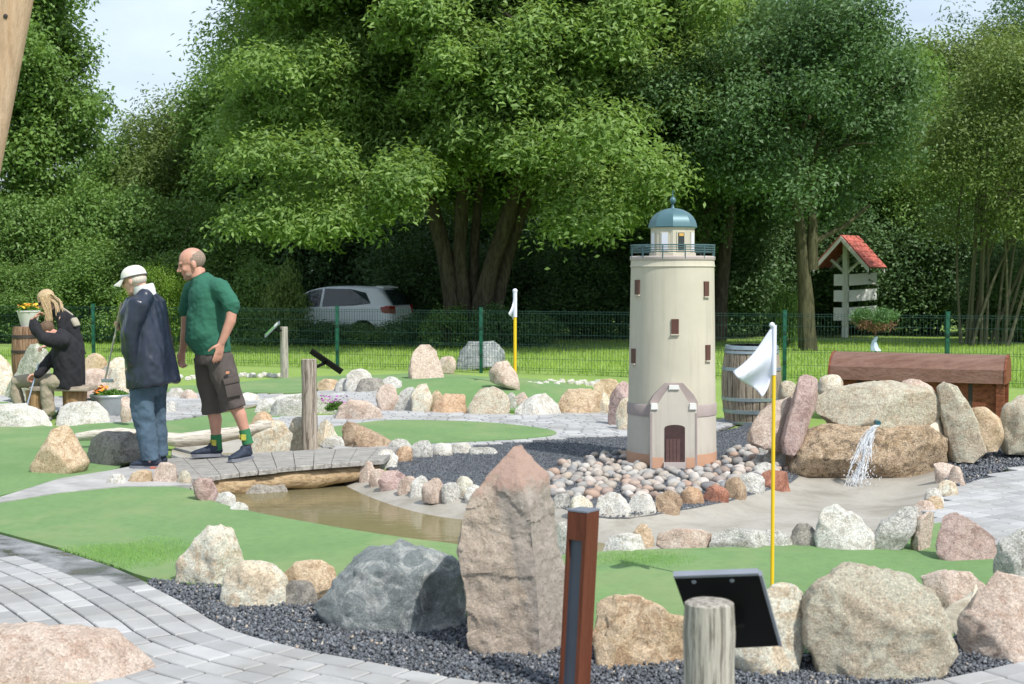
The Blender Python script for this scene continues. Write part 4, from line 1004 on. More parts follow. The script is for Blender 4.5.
# ------------------------------------------------------------------ footbridge
ZD = .115
ZL = .05
A, B, C, D = g(182, 479, ZL), g(384, 459, ZD), g(400, 446, ZD), g(160, 459, ZL)
BR = thing('footbridge', 'low grey plank footbridge on round logs where the two men stand', 'footbridge', (A.x, A.y, 0))
mb = MB(); n = 11
def arch_z(t): return .016 * math.sin(math.pi * t) - .004 + (ZL - ZD) * (1 - t)
for i in range(n):
    a, b = i / n + .0012, (i + 1) / n - .0012; e0, e1 = rnd.uniform(-.012, .018), rnd.uniform(-.02, .02)
    q = [A.lerp(B, a), A.lerp(B, b), D.lerp(C, b), D.lerp(C, a)]
    dn = (q[0] - q[3]).normalized(); q = [q[0] + dn * e0, q[1] + dn * e0, q[2] - dn * e1, q[3] - dn * e1]
    z = [arch_z(a), arch_z(b), arch_z(b), arch_z(a)]; j = rnd.uniform(-.0025, .0025)
    top = [Vector((p.x, p.y, ZD + zz + j)) for p, zz in zip(q, z)]; k = len(mb.V)
    c = sum(top, Vector()) / 4
    mb.V += [tuple(p + (c - p).normalized() * .004) for p in top] + [tuple(p - Vector((0, 0, .006))) for p in top] + [tuple(p - Vector((0, 0, .038))) for p in top]
    mb.F += [(k, k + 1, k + 2, k + 3), (k + 8, k + 11, k + 10, k + 9)]
    for s in (0, 4):
        for v in range(4): w = (v + 1) % 4; mb.F.append((k + s + v, k + s + w, k + s + 4 + w, k + s + 4 + v))
obj('deck', mb, M['deck'], BR, smooth=False)
mb = MB(); k = MB()
e1 = []; 
for i in range(9):
    t = i / 8; p = A.lerp(B, t); e1.append(Vector((p.x, p.y - .012, ZD + arch_z(t) - .032)))
for i in range(8):
    pass
mb = MB(); P = [A.lerp(B, .06 + .9 * i / 8) + Vector((0, .10, 0)) for i in range(9)]
mb.tube([(p.x, p.y, ZD + arch_z(.06 + .9 * i / 8) - .118 + .012 * math.sin(i * 2.1)) for i, p in enumerate(P)], [.072 + .008 * math.sin(i * 1.7) for i in range(9)], 16, wob=.12); obj('log_beam', mb, M['beam'], BR)
mb = MB(); P = [D.lerp(C, .06 + .9 * i / 8) - Vector((0, .12, 0)) for i in range(9)]
mb.tube([(p.x, p.y, ZD + arch_z(.06 + .9 * i / 8) - .118) for i, p in enumerate(P)], [.072] * 9, 16, wob=.12); obj('log_beam', mb, M['beam'], BR)

pts = [(76, 437), (95, 434.5), (120, 434), (150, 437), (180, 440), (210, 437), (240, 432.5), (272, 425)]
mb = MB(); LG = [at(x, y, g(170, 449).y) for x, y in pts]; mb.tube(LG, [.035, .05, .055, .06, .072, .07, .062, .04], 14, wob=.25)
tag(obj('bleached_log', mb, M['pale'], loc=(LG[3].x, LG[3].y, 0)), 'long bleached curved log lying behind the bridge and the old man', 'log')

# ------------------------------------------------------------------ info boards on log posts
def post_part(par, p, top, r, mat, h0=-.05, n=20, lean=(0, 0)):
    mb = MB(); K = 10
    P = [(p.x + lean[0] * i / K, p.y + lean[1] * i / K, h0 + (top - h0) * i / K) for i in range(K + 1)]
    mb.tube(P + [(P[-1][0], P[-1][1], top + .004)], [r * (1.05 - .05 * i / K + .03 * math.sin(i * 2.3)) for i in range(K + 1)] + [r * .9], n, wob=.10)
    return obj('log_post', mb, mat, par)
def slab(par, q, t, mat, name, n=None):
    n_ = (q[1] - q[0]).cross(q[2] - q[0]).normalized() * t
    mb = MB(); mb.prism(q, n_); return obj(name, mb, mat, par, smooth=False)
# near one
p = at(710, 603, 3.8); ib = thing('info_board', 'black tilted display board seen from behind on a pale log post in the foreground', 'info board', (p.x, p.y, 0))
post_part(ib, p, p.z, .066, M['postwood'], n=28)
q = [at(674, 578, 3.93), at(759, 575, 3.89), at(779, 646, 4.08), at(700, 650, 4.12)]
nn = (q[1] - q[0]).cross(q[2] - q[0]).normalized(); 
if nn.y < 0: nn = -nn
mb = MB(); mb.prism(q, nn * .014); BD = obj('board_back', mb, M['black'], ib, smooth=False)
u = (q[1] - q[0]).normalized(); w = (q[3] - q[0]).normalized()
mb = MB(); mb.prism([q[0] - w * .010 - nn * .002, q[1] - w * .010 - nn * .002, q[1] - nn * .002, q[0] - nn * .002], nn * .018); mb.prism([q[1] - nn * .002, q[1] + u * .008 - nn * .002, q[2] + u * .008 - nn * .002, q[2] - nn * .002], nn * .018); obj('board_rim', mb, M['edge'], BD, smooth=False)
for f in (.22, .67):
    mb = MB(); c = q[0].lerp(q[1], f) + w * .018; mb.ell(c, (.007, .004, .007)); obj('screw', mb, M['edge'], BD)
mb = MB(); c = (q[0] + q[1] + q[2] + q[3]) / 4; mb.tube([Vector((p.x + .03, p.y + .04, p.z - .06)), c - nn * .01], .018, 8); mb.box(c - nn * .008 + u * .02, (.05, .01, .07)); obj('bracket', mb, M['black'], ib)
# mid one
p = g(310, 447); ib = thing('info_board', 'bark-stripped grey log post by the bridge with a dark board tilted to the right', 'info board', (p.x, p.y, 0))
tp = at(310, 359.5, p.y).z; post_part(ib, p, tp, .072, M['weather'], n=24, lean=(-.005, 0))
c = at(326, 362, p.y + .22); n_ = Vector((.50, .42, .76)).normalized(); w = Vector((.76, .06, -.55)); w = (w - n_ * w.dot(n_)).normalized(); u = n_.cross(w)
q = [c - w * .18 - u * .075, c + w * .18 - u * .075, c + w * .18 + u * .075, c - w * .18 + u * .075]
mb = MB(); mb.prism(q, n_ * .014); bd = obj('board_back', mb, M['black'], ib, smooth=False)
mb = MB(); mb.tube([(p.x, p.y + .05, tp - .10), c - n_ * .01], .016, 8); obj('bracket', mb, M['black'], ib)
# far one
p = g(284.5, 378); ib = thing('info_board', 'thin pale post with a small green and white tilted sign far behind, by the fence', 'info board', (p.x, p.y, 0))
tp = at(284, 327, p.y).z; post_part(ib, p, tp, .062, M['postwood'])
c = at(272.5, 329.5, p.y - .12); n_ = Vector((-.66, -.25, .70)).normalized(); w = Vector((.70, 0, .66)); w = (w - n_ * w.dot(n_)).normalized(); u = n_.cross(w)
q = [c - w * .16 - u * .10, c + w * .16 - u * .10, c + w * .16 + u * .10, c - w * .16 + u * .10]
mb = MB(); mb.prism(q, n_ * .012); bd = obj('board', mb, M['edge'], ib, smooth=False)
q2 = [c + n_ * .014 + (v - c) * .86 for v in q]; mb = MB(); mb.prism(q2, n_ * .002); obj('green_face', mb, M['signgreen'], bd, smooth=False)
mb = MB(); q3 = [c + n_ * .018 + w * a * .16 + u * b * .1 for a, b in ((.35, -.8), (.8, -.8), (.8, .8), (.35, .8))]; mb.prism(q3, n_ * .002); obj('white_heading', mb, M['whitepaint'], bd, smooth=False)
mb = MB(); mb.tube([(p.x, p.y - .03, tp - .06), c - n_ * .01], .014, 8); obj('bracket', mb, M['black'], ib)

# ------------------------------------------------------------------ rust brown bollard lamp
p = g(574, 694); bl = thing('bollard_lamp', 'slender rust brown square bollard lamp with a dark recessed slot, leaning slightly', 'bollard lamp', (p.x, p.y, 0))
s = .088; top = at(584, 509, p.y).z; yaw = R(-36); Mx = rotz(yaw)
def bl_pt(a, b, z): v = Mx @ Vector((a, b, 0)); return Vector((p.x + v.x + .036 * z / top, p.y + v.y, z))
def bl_box(mb, x0, x1, y0, y1, z0, z1):
    q = [bl_pt(x0, y0, z0), bl_pt(x1, y0, z0), bl_pt(x1, y1, z0), bl_pt(x0, y1, z0)]; r = [bl_pt(x0, y0, z1), bl_pt(x1, y0, z1), bl_pt(x1, y1, z1), bl_pt(x0, y1, z1)]
    mb.add(q + r, [(0, 3, 2, 1), (4, 5, 6, 7)] + [(k, (k + 1) % 4, 4 + (k + 1) % 4, 4 + k) for k in range(4)])
h = s / 2; mb = MB(); zs = top - .115
bl_box(mb, -h, h, -h + .05, h, -.03, zs); bl_box(mb, -h, -h + .011, -h, -h + .05, -.03, zs); bl_box(mb, h - .016, h, -h, -h + .05, -.03, zs); bl_box(mb, -h, h, -h, h, zs, top - .006)
obj('body', mb, M['corten'], bl, smooth=False)
mb = MB(); bl_box(mb, -h - .001, h + .001, -h - .001, h + .001, top - .006, top); obj('cap', mb, M['lamptop'], bl, smooth=False)
mb = MB(); bl_box(mb, -h + .011, h - .016, -h + .016, -h + .0495, 0, zs); obj('slot_panel', mb, M['lampdark'], bl, smooth=False)

# ------------------------------------------------------------------ golf flags
def golf_flag(label, base, pole_top, corners, r, foldamp):
    t = thing('golf_flag', label, 'golf flag', tuple(base))
    A_, B_, E0, E1 = corners
    mb = MB(); mb.tube([base - Vector((0, 0, .02)), Vector((base.x, base.y, B_.z))], r, 10); obj('pole', mb, M['yellow'], t)
    mb = MB(); mb.tube([Vector((base.x, base.y, B_.z)), Vector((base.x, base.y, pole_top.z))], r * 1.25, 10); mb.ell(pole_top, (r * 1.5,) * 3, n=10); obj('sleeve', mb, M['whitecloth'], t)
    mb = MB(); nu, nv = 20, 14
    for i in range(nu + 1):
        for j in range(nv + 1):
            u, v = i / nu, j / nv; P = A_.lerp(B_, v).lerp(E0.lerp(E1, v), u)
            sag = Vector((0, 0, -.10 * math.sin(math.pi * u) * (A_ - B_).length * (1 - v)))
            P = P + sag + Vector((foldamp * .35 * math.sin(7 * v + 3 * u) * u, foldamp * math.sin(8.5 * v + 2.2 * u + .6) * (u ** .8), 0)); mb.V.append(tuple(P))
    for i in range(nu):
        for j in range(nv): a = i * (nv + 1) + j; mb.F.append((a, a + 1, a + nv + 2, a + nv + 1))
    o = obj('flag_cloth', mb, M['whitecloth'], t, fix=False)
    so = o.modifiers.new('thick', 'SOLIDIFY'); so.thickness = .003
    return t
b = g(772, 596); Y = b.y
golf_flag('white flag drooping from a yellow pole on the near green, in front of the barrel', b, at(772, 325, Y), (at(772, 326, Y), at(772, 375, Y), at(733, 372, Y - .03), at(762, 397, Y + .03)), .0095, .04)
b = gh(515, 397); Y = b.y
golf_flag('small white flag on a distant yellow pole behind the far row of boulders', b, at(515, 291, Y), (at(515, 292, Y), at(515, 317, Y), at(508.5, 313, Y - .1), at(513, 320, Y + .1)), .022, .03)

# ------------------------------------------------------------------ wire mesh fence
fp0, fp1 = at(93, 300, 27), at(948, 300, 21)
def fence_pt(px):
    d = ray(px, 300); a = Vector((fp0.x, fp0.y)); e = Vector((fp1.x - fp0.x, fp1.y - fp0.y)); k = d.x / d.y
    t = (k * a.y - a.x) / (e.x - k * e.y); return Vector((a.x + e.x * t, a.y + e.y * t, 0))
fposts = [fence_pt(x) for x in (-150, -28, 93, 215, 337, 481, 633, 785, 948, 1120)]
FN = thing('wire_fence', 'low dark green wire mesh fence between the golf course and the lawn', 'fence', tuple(fposts[4]))
for i, q in enumerate(fposts):
    mb = MB(); mb.box((q.x, q.y, .52), (.06, .05, 1.12), bev=.006); mb.box((q.x, q.y, 1.085), (.066, .056, .02)); po = obj('post', mb, M['fence'], FN)
    for z in (.3, .75):
        k = MB(); k.box((q.x, q.y - .034, z), (.05, .018, .04)); obj('clamp', k, M['wire'], po, smooth=False)
    if i == 0: continue
    a, e = fposts[i - 1], q; d = (e - a); L = d.length; d.normalize(); nrm = Vector((d.y, -d.x, 0)) * .035
    mb = MB(); k = int(L / .05)
    for j in range(1, k):
        P = a + d * (j * L / k) - Vector((0, .03, 0)); mb.tube([P + Vector((0, 0, .03)), P + Vector((0, 0, 1.05))], .0028, 3, cap=False)
    for z in (.06, .25, .45, .65, .85, 1.0):
        for dz in ((0,) if z not in (.06, .45, 1.0) else (0, .035)):
            mb.tube([a + Vector((0, -.034, z + dz)), e + Vector((0, -.034, z + dz))], .0032, 3, cap=False)
    obj('mesh_panel', mb, M['wire'], FN, smooth=False)

# ------------------------------------------------------------------ barrels, chest, tub, bench, planter
def barrel(name, label, c, r, h, mat, hoopmat, hoops, cat='barrel'):
    t = thing(name, label, cat, tuple(c))
    def rr(f): return r * (.83 + .17 * math.sin(math.pi * (.06 + .88 * f)))
    mb = MB(); n = 26; V = []
    for k in range(n):
        a0, a1 = 2 * math.pi * (k + .03) / n, 2 * math.pi * (k + .97) / n; dr = rnd.uniform(-.003, .003)
        b0 = len(mb.V)
        for i in range(11):
            f = i / 10
            for a, dd in ((a0, -.006), (a0 * .9 + a1 * .1, 0), (a0 * .1 + a1 * .9, 0), (a1, -.006)):
                R_ = rr(f) + dr + dd; mb.V.append((c.x + R_ * math.cos(a), c.y + R_ * math.sin(a), c.z + h * f))
        for i in range(10):
            for j in range(3): q = b0 + i * 4 + j; mb.F.append((q, q + 1, q + 5, q + 4))
    mb.lathe((c.x, c.y, c.z), [(rr(0) - .02, .0), (rr(.5) - .012, h * .5), (rr(1) - .02, h)], 26); obj('staves', mb, mat, t, fix=False)
    mb = MB(); mb.lathe((c.x, c.y, c.z), [(rr(1) - .012, h - .02), (rr(1) - .014, h - .018)], 32); obj('head', mb, mat, t)
    for f0, f1 in hoops:
        mb = MB(); mb.lathe((c.x, c.y, c.z), [(rr(f0) + .003, h * f0), (rr(f0) + .008, h * f0 + .002), (rr(f1) + .008, h * f1 - .002), (rr(f1) + .003, h * f1)], 40); obj('hoop', mb, hoopmat, t)
    return t
p = g(756, 426); c = Vector((p.x, p.y + .32, 0)); hh = at(756, 345, c.y).z
barrel('wine_barrel', 'weathered grey wooden barrel with galvanised hoops behind the near white flag', c, .325, hh, M['barrelw'], M['hoop'], [(.005, .04), (.14, .19), (.27, .30) if False else (.30, .345), (.68, .725), (.90, .935), (.95, 1.0)])
# planter barrel far left
p = at(25, 337, 21.2); c = Vector((p.x, 21.2, 0)); hh = at(25, 326.5, 21.2).z
barrel('planter_barrel', 'rusty brown barrel standing behind the seated man at the left', c, .195, hh, M['rustw'], M['strap'], [(.04, .10), (.55, .60), (.80, .86)], 'barrel')
def leaf_tuft(c, r, n, size, zs=.8):
    mbv = []
    P = rng.normal(size=(n, 3)); P /= np.linalg.norm(P, axis=1)[:, None]; P[:, 2] = np.abs(P[:, 2]) * zs
    return P * np.array(r)[None] * rng.uniform(.5, 1, (n, 1)) + np.array(c)[None]
def leafquads(P, Nn, L, Wd):
    """diamond leaves at P facing Nn"""
    n = len(P); Nn = Nn / (np.linalg.norm(Nn, axis=1)[:, None] + 1e-9)
    t = rng.normal(size=(n, 3)); t -= Nn * np.sum(t * Nn, 1)[:, None]; t /= np.linalg.norm(t, axis=1)[:, None] + 1e-9
    b = np.cross(Nn, t); L = L * rng.uniform(.65, 1.25, (n, 1)); Wd = Wd * rng.uniform(.7, 1.2, (n, 1))
    fold = Nn * Wd * .25
    V = np.stack([P - t * L * .5, P - b * Wd * .5 - t * L * .05 + fold, P + t * L * .5 - Nn * L * .12, P + b * Wd * .5 - t * L * .05 + fold], 1)
    return V.reshape(-1, 3), (np.arange(n)[:, None] * 4 + np.arange(4)[None])
def foliage(name, P, Nn, L, Wd, mat, parent=None):
    V, Fc = leafquads(P, Nn, L, Wd)
    q = parent; base = np.zeros(3)
    while q is not None: base = base + np.array(q.location); q = q.parent
    o = fastmesh(name, V - base, Fc, mat)
    if parent is not None: o.parent = parent
    return o
def flowers(par, c, r, n, mat, size, name='blossoms'):
    mb = MB()
    for i in range(n):
        a, q = rnd.uniform(0, 6.28), math.sqrt(rnd.random()); x, y = c[0] + r[0] * q * math.cos(a), c[1] + r[1] * q * math.sin(a); z = c[2] + r[2] * rnd.uniform(.4, 1.1)
        Mx = Matrix.Rotation(rnd.uniform(-.7, .7), 3, 'X') @ Matrix.Rotation(rnd.uniform(-.7, .7), 3, 'Y'); s = size * rnd.uniform(.7, 1.2)
        V = [Vector((x, y, z + s * .15))]
        for k in range(10): aa = k * math.pi / 5; rr_ = s if k % 2 == 0 else s * .6; V.append(Vector((x, y, z)) + Mx @ Vector((rr_ * math.cos(aa), rr_ * math.sin(aa), 0)))
        mb.add(V, [(0, 1 + k, 1 + (k + 1) % 10) for k in range(10)])
    return obj(name, mb, mat, par, smooth=False, fix=False)
pc = Vector((c.x + .06, c.y, hh)); pt = thing('flower_pot', 'pale tapered pot of yellow flowers on top of the rusty barrel', 'flower pot', tuple(pc))
mb = MB(); mb.lathe(pc, [(.11, 0), (.165, .22), (.175, .225), (.17, .24), (.15, .235)], 24); obj('pot', mb, M['pot'], pt)
P = leaf_tuft((pc.x, pc.y, pc.z + .23), (.17, .17, .10), 350, .05); foliage('leaves', P, rng.normal(size=(350, 3)) + np.array([0, -.4, 1]), .05, .025, M['leafy'], pt)
flowers(pt, (pc.x, pc.y, pc.z + .25), (.17, .17, .08), 34, M['petaly'], .028); flowers(pt, (pc.x, pc.y, pc.z + .25), (.15, .15, .08), 12, M['petalo'], .026)
# zinc tub
p = g(105, 418); tb = thing('zinc_tub', 'round zinc tub planted with orange flowers beside the bench', 'tub', (p.x, p.y + .24, 0)); c = Vector((p.x, p.y + .24, 0)); zt_ = at(105, 394, c.y).z
mb = MB(); mb.lathe(c, [(.185, 0), (.19, .01), (.225, zt_ - .03), (.235, zt_ - .028), (.237, zt_ - .01), (.23, zt_), (.222, zt_ - .005), (.215, zt_ - .04)], 36); zz = obj('tub_wall', mb, M['zinc'], tb)
for sgn in (-1, 1):
    mb = MB(); mb.tube([(c.x + sgn * (.232), c.y - .05, zt_ - .05), (c.x + sgn * .265, c.y - .03, zt_ - .06), (c.x + sgn * .265, c.y + .03, zt_ - .06), (c.x + sgn * .232, c.y + .05, zt_ - .05)], .007, 6); obj('handle', mb, M['zinc'], tb)
P = leaf_tuft((c.x, c.y, zt_ - .02), (.21, .21, .09), 420, .05); foliage('leaves', P, rng.normal(size=(420, 3)) + np.array([0, -.4, 1]), .055, .022, M['leafy'], tb)
flowers(tb, (c.x - .09, c.y - .05, zt_), (.09, .12, .07), 16, M['petalo'], .032); flowers(tb, (c.x - .12, c.y, zt_ + .03), (.06, .06, .07), 8, M['petaly'], .028)
# purple flowers
p = g(336, 415); pf = thing('flowering_plant', 'small plant with purple flowers between the long white rock and the pink boulder', 'flower plant', tuple(p))
P = leaf_tuft((p.x, p.y, .06), (.14, .12, .14), 380, .05); foliage('leaves', P, rng.normal(size=(380, 3)) + np.array([0, -.3, .6]), .045, .02, M['leafy'], pf)
flowers(pf, (p.x - .02, p.y - .04, .10), (.16, .12, .12), 42, M['petalp'], .019)
# bench
p = g(74, 420); bn = thing('log_bench', 'rough plank bench on stump legs under the seated man', 'bench', (p.x, p.y, 0))
zc = at(74, 388, p.y + .2).z
xl, xr = at(34, 388, p.y + .2).x, at(94, 388, p.y + .2).x
mb = MB(); mb.box(((xl + xr) / 2, p.y + .2, zc), (xr - xl, .34, .05), rotz(R(-3)), .012); mb.V = [tuple(Vector(v) + Vector((0, .02 * noise.noise(Vector((v[0] * 5, 0, 0))), 0))) for v in mb.V]; obj('seat_plank', mb, M['bench'], bn, angle=30)
for px in (38, 75):
    x = at(px, 400, p.y + .2).x; mb = MB(); mb.tube([(x, p.y + .2, -.02), (x, p.y + .2, zc * .5), (x, p.y + .2, zc - .026)], [(.13, .12), (.125, .12), (.13, .13)], 14, wob=.2); obj('stump_leg', mb, M['stump'], bn)
# chest
a = R(-24); u = Vector((math.cos(a), math.sin(a), 0)); v = Vector((-math.sin(a), math.cos(a), 0))
P0 = at(830, 379, 16.1); L = 2.12; zl = P0.z; W = .62
t_end = None
ray_r = ray(1004, 385); kx = ray_r.x / ray_r.y; L = (kx * P0.y - P0.x) / (u.x - kx * u.y)
CHT = thing('wooden_chest', 'long red-brown wooden chest with a rounded plank lid behind the waterfall', 'chest', (P0.x, P0.y, 0))
O = Vector((P0.x, P0.y, 0))
mb = MB(); prof = []
for i in range(9):
    th = math.pi * i / 8; prof.append((W / 2 - (W / 2 + .02) * math.cos(th), zl + .30 * math.sin(th) ** .75))
n = len(prof); V = [O + v * b + Vector((0, 0, z)) for b, z in prof]; mb.add(V + [q + u * L for q in V], [tuple(range(n)), tuple(range(n, 2 * n))[::-1]] + [(k, (k + 1) % n, n + (k + 1) % n, n + k) for k in range(n)]); lid = obj('lid', mb, M['chest'], CHT, angle=20)
for f in (-.012, 1.0):
    mb = MB(); V2 = [O + v * (W / 2 + (b - W / 2) * 1.03) + Vector((0, 0, zl + (z - zl) * 1.04 - .004)) + u * (L * f if f > 0 else -.022) for b, z in prof]; mb.add(V2 + [q + u * .022 for q in V2], [tuple(range(n)), tuple(range(n, 2 * n))[::-1]] + [(k, (k + 1) % n, n + (k + 1) % n, n + k) for k in range(n)]); obj('lid_end', mb, M['chestf'], lid, angle=20)
mb = MB(); Bq = [O + u * .05 + v * .05, O + u * (L - .05) + v * .05, O + u * (L - .05) + v * (W - .05), O + u * .05 + v * (W - .05)]; mb.prism([q + Vector((0, 0, .05)) for q in Bq], (0, 0, zl - .05)); BX = obj('box', mb, M['chestf'], CHT, smooth=False)
for f in (.16, .80):
    mb = MB(); q = O + u * L * f + v * .046; mb.prism([q, q + u * .045, q + u * .045 + v * .03, q + v * .03], (0, 0, zl - .002)); obj('iron_strap', mb, M['strap'], BX, smooth=False)
for f in (.0, 1.0):
    for g_ in (.0, 1.0):
        mb = MB(); q = O + u * (L * f - (.08 if f else 0)) + v * (W * g_ - (.08 if g_ else 0)); mb.prism([q, q + u * .08, q + u * .08 + v * .08, q + v * .08], (0, 0, zl - .004)); obj('leg', mb, M['chestf'], CHT, smooth=False)

# roofed sign
YS = 37.5; p = at(845, 345, YS); p.z = 0
SG = thing('roofed_signpost', 'white signpost with a little red shingled gable roof at the edge of the trees', 'signpost', tuple(p))
def sp(px, py, dy=0): return at(px, py, YS + dy)
ya = R(-38); uu = Vector((math.cos(ya), math.sin(ya), 0)); vv = Vector((-math.sin(ya), math.cos(ya), 0))   # ridge runs along vv
zr_, ze = sp(844, 236).z, sp(844, 267.5).z; hw = .78; dp = 1.05
C0 = Vector((p.x, p.y, 0)) - vv * .32
for s_ in (-1, 1):
    q = [C0 + Vector((0, 0, zr_)), C0 + vv * dp + Vector((0, 0, zr_)), C0 + vv * dp + uu * s_ * hw + Vector((0, 0, ze)), C0 + uu * s_ * hw + Vector((0, 0, ze))]
    mb = MB(); nn = (q[1] - q[0]).cross(q[2] - q[0]).normalized(); nn = nn if nn.z > 0 else -nn; K = 6
    for i in range(K):
        a0, a1 = i / K, (i + 1) / K + .02
        e = [q[0].lerp(q[3], a0), q[1].lerp(q[2], a0), q[1].lerp(q[2], a1), q[0].lerp(q[3], a1)]; e[2] = e[2] + nn * .012; e[3] = e[3] + nn * .012; mb.prism(e, nn * .03)
    obj('roof_slope', mb, M['roofred'], SG, smooth=False)
    for off in (.0, dp - .04):
        mb = MB(); r0, r1 = C0 + vv * (off - .02) + Vector((0, 0, zr_ - .005)), C0 + vv * (off - .02) + uu * s_ * hw + Vector((0, 0, ze - .005)); dn = Vector((0, 0, -.13)); mb.prism([r0, r1, r1 + dn, r0 + dn], vv * .04); obj('barge_board', mb, M['whitepaint'], SG, smooth=False)
    mb = MB(); b0 = Vector((p.x, p.y, ze - .16)); b1 = b0 + uu * s_ * .42 + Vector((0, 0, .36)); mb.tube([b0, b1], .045, 4); obj('brace', mb, M['whitepaint'], SG, smooth=False)
mb = MB(); mb.box((p.x, p.y, zr_ / 2 - .05), (.13, .13, zr_ - .1), rotz(ya)); obj('post', mb, M['whitepaint'], SG, smooth=False)
for py, hgt_ in ((280, .30), (296, .30), (314, .34)):
    z = sp(845, py).z; w0 = Vector((p.x, p.y, z)) - uu * .30
    for s_, ang_, ln in ((1, R(34), .85), (-1, R(-180 - 38), .0)):
        if ln == 0: continue
        du = Vector((math.cos(ang_ * .9), math.sin(ang_ * .9) * .6, 0)).normalized()
        q0 = Vector((p.x + .07, p.y - .08, z - hgt_ / 2)); mb = MB(); mb.prism([q0, q0 + du * ln + Vector((0, 0, .05)), q0 + du * ln + Vector((0, 0, hgt_ + .05)), q0 + Vector((0, 0, hgt_))], (0, .03, 0)); obj('sign_board', mb, M['whitepaint'], SG, smooth=False)
    q0 = Vector((p.x - .32, p.y - .05, z - hgt_ / 2)); mb = MB(); mb.prism([q0, q0 + Vector((.25, .0, 0)), q0 + Vector((.25, .0, hgt_)), q0 + Vector((0, 0, hgt_))], (0, .03, 0)); obj('sign_board', mb, M['whitepaint'], SG, smooth=False)

# dwarf pine on a stem, with a ribbon
YD = 20.0; p = at(875, 350, YD); p.z = 0
DP = thing('dwarf_pine', 'small flat-topped conifer grafted on a thin stem behind the wooden chest', 'dwarf tree', tuple(p))
zc = at(875, 318, YD).z
mb = MB(); mb.tube([(p.x, p.y, -.02), (p.x + .01, p.y, zc * .5), (p.x, p.y, zc)], [.022, .018, .016], 8); obj('stem', mb, M['bark'], DP)
cl = [(rnd.uniform(-.24, .24), rnd.uniform(-.2, .2), rnd.uniform(-.02, .08)) for _ in range(16)]
P = np.concatenate([np.array([p.x + a, p.y + b, zc + c_])[None] + rng.normal(size=(170, 3)) * np.array([.055, .055, .035]) for a, b, c_ in cl]); foliage('crown', P, rng.normal(size=(len(P), 3)) + np.array([0, 0, .8]), .07, .016, M['pine'], DP)
P = rng.normal(size=(700, 3)) * np.array([.13, .12, .04]) + np.array([p.x, p.y, zc - .10]); foliage('dry_twigs', P, rng.normal(size=(700, 3)), .07, .012, M['dead'], DP)
zr2 = at(875, 343, YD).z; mb = MB(); mb.lathe((p.x, p.y - .01, 0), [(.075, zr2 - .11), (.06, zr2 - .06), (.035, zr2 + .02), (.022, zr2 + .09)], 7); mb.V = [(a + .02 * math.sin(c_ * 60), b, c_) for a, b, c_ in mb.V]; tag(obj('ribbon', mb, M['ribbon'], loc=(p.x, p.y, zr2 - .11)), 'pale blue and white ribbon tied round the stem of the dwarf pine', 'ribbon')

# leaning timber at upper left
Yb = 7.2; t0, t1 = at(24, -70, Yb), at(-52, 330, Yb); d = (t1 - t0); t2 = t0 + d * ((0 - t0.z) / d.z) * 1.02
mb = MB(); w = 42 / 2 * Yb / F; mb.tube([t0, t0.lerp(t2, .25), t0.lerp(t2, .5), t0.lerp(t2, .75), t2], w, 20, wob=.06)
BM = thing('leaning_timber', 'round orange-brown timber pole leaning into the top left corner', 'timber pole', (t2.x, t2.y, 0)); obj('pole', mb, M['timber'], BM)
mb = MB(); k = at(13, 20, Yb) + Vector((0, -w * .99, 0)); mb.ell(k, (.012, .004, .012)); obj('bolt', mb, M['strap'], BM)

# waterfall nozzle and falling water
NZ = at(878, 423, YW + .25); mb = MB(); mb.tube([NZ + Vector((0, .25, .02)), NZ], .017, 12); mb.tube([NZ, NZ - Vector((0, .02, 0))], .021, 12); tag(obj('spout', mb, M['nozzle'], loc=tuple(NZ)), 'small teal pipe spout under the long cream boulder feeding the waterfall', 'pipe spout')
m, nt, pr = newmat('white_water'); pr.inputs['Base Color'].default_value = (.80, .83, .87, 1); pr.inputs['Roughness'].default_value = .25
tr = nt.nodes.new('ShaderNodeBsdfTransparent'); mx = nt.nodes.new('ShaderNodeMixShader'); mx.inputs[0].default_value = .62; nt.links.new(tr.outputs[0], mx.inputs[1]); nt.links.new(pr.outputs[0], mx.inputs[2]); nt.links.new(mx.outputs[0], nt.nodes['Material Output'].inputs[0]); MW = m
mb = MB()
def wf_x(y): return 877 - 21 * max(0, (y - 426) / 74) ** .5
for i in range(70):
    y0 = rnd.choice((425, 428, 436, 446, 452, 462, 470)); y1 = min(503, y0 + rnd.uniform(8, 30)); n = 9; u0 = rnd.gauss(0, 1); w_ = rnd.uniform(.002, .0065); P = []; wob_ = 0
    for k in range(n):
        t = k / (n - 1); y = y0 + (y1 - y0) * t; q = max(0, (y - 426) / 74); wob_ += rnd.uniform(-1.1, .9)
        P.append(at(wf_x(y) + u0 * (1.6 + 6.5 * q) + wob_, y, YW - .02 - .11 * q + .02 * math.sin(i + 3 * t)))
    mb.tube(P, [w_ * (.25 + abs(math.sin(math.pi * t_ * .9 + .15)) * rnd.uniform(.5, 1.2)) for t_ in [k / (n - 1) for k in range(n)]], 5)
for i in range(900):
    y = 426 + 77 * rnd.random() ** .75; q = (y - 426) / 77; x = wf_x(y) + rnd.gauss(0, 2 + 8.5 * q); s_ = rnd.uniform(.0013, .0048)
    mb.ell(at(x, y, YW - .03 - .1 * q + rnd.uniform(-.06, .03)), (s_, s_, s_ * rnd.uniform(1, 2.4)), n=6)
tag(obj('falling_water', mb, MW, loc=(at(865, 500, YW).x, YW, WATER)), kind='structure')

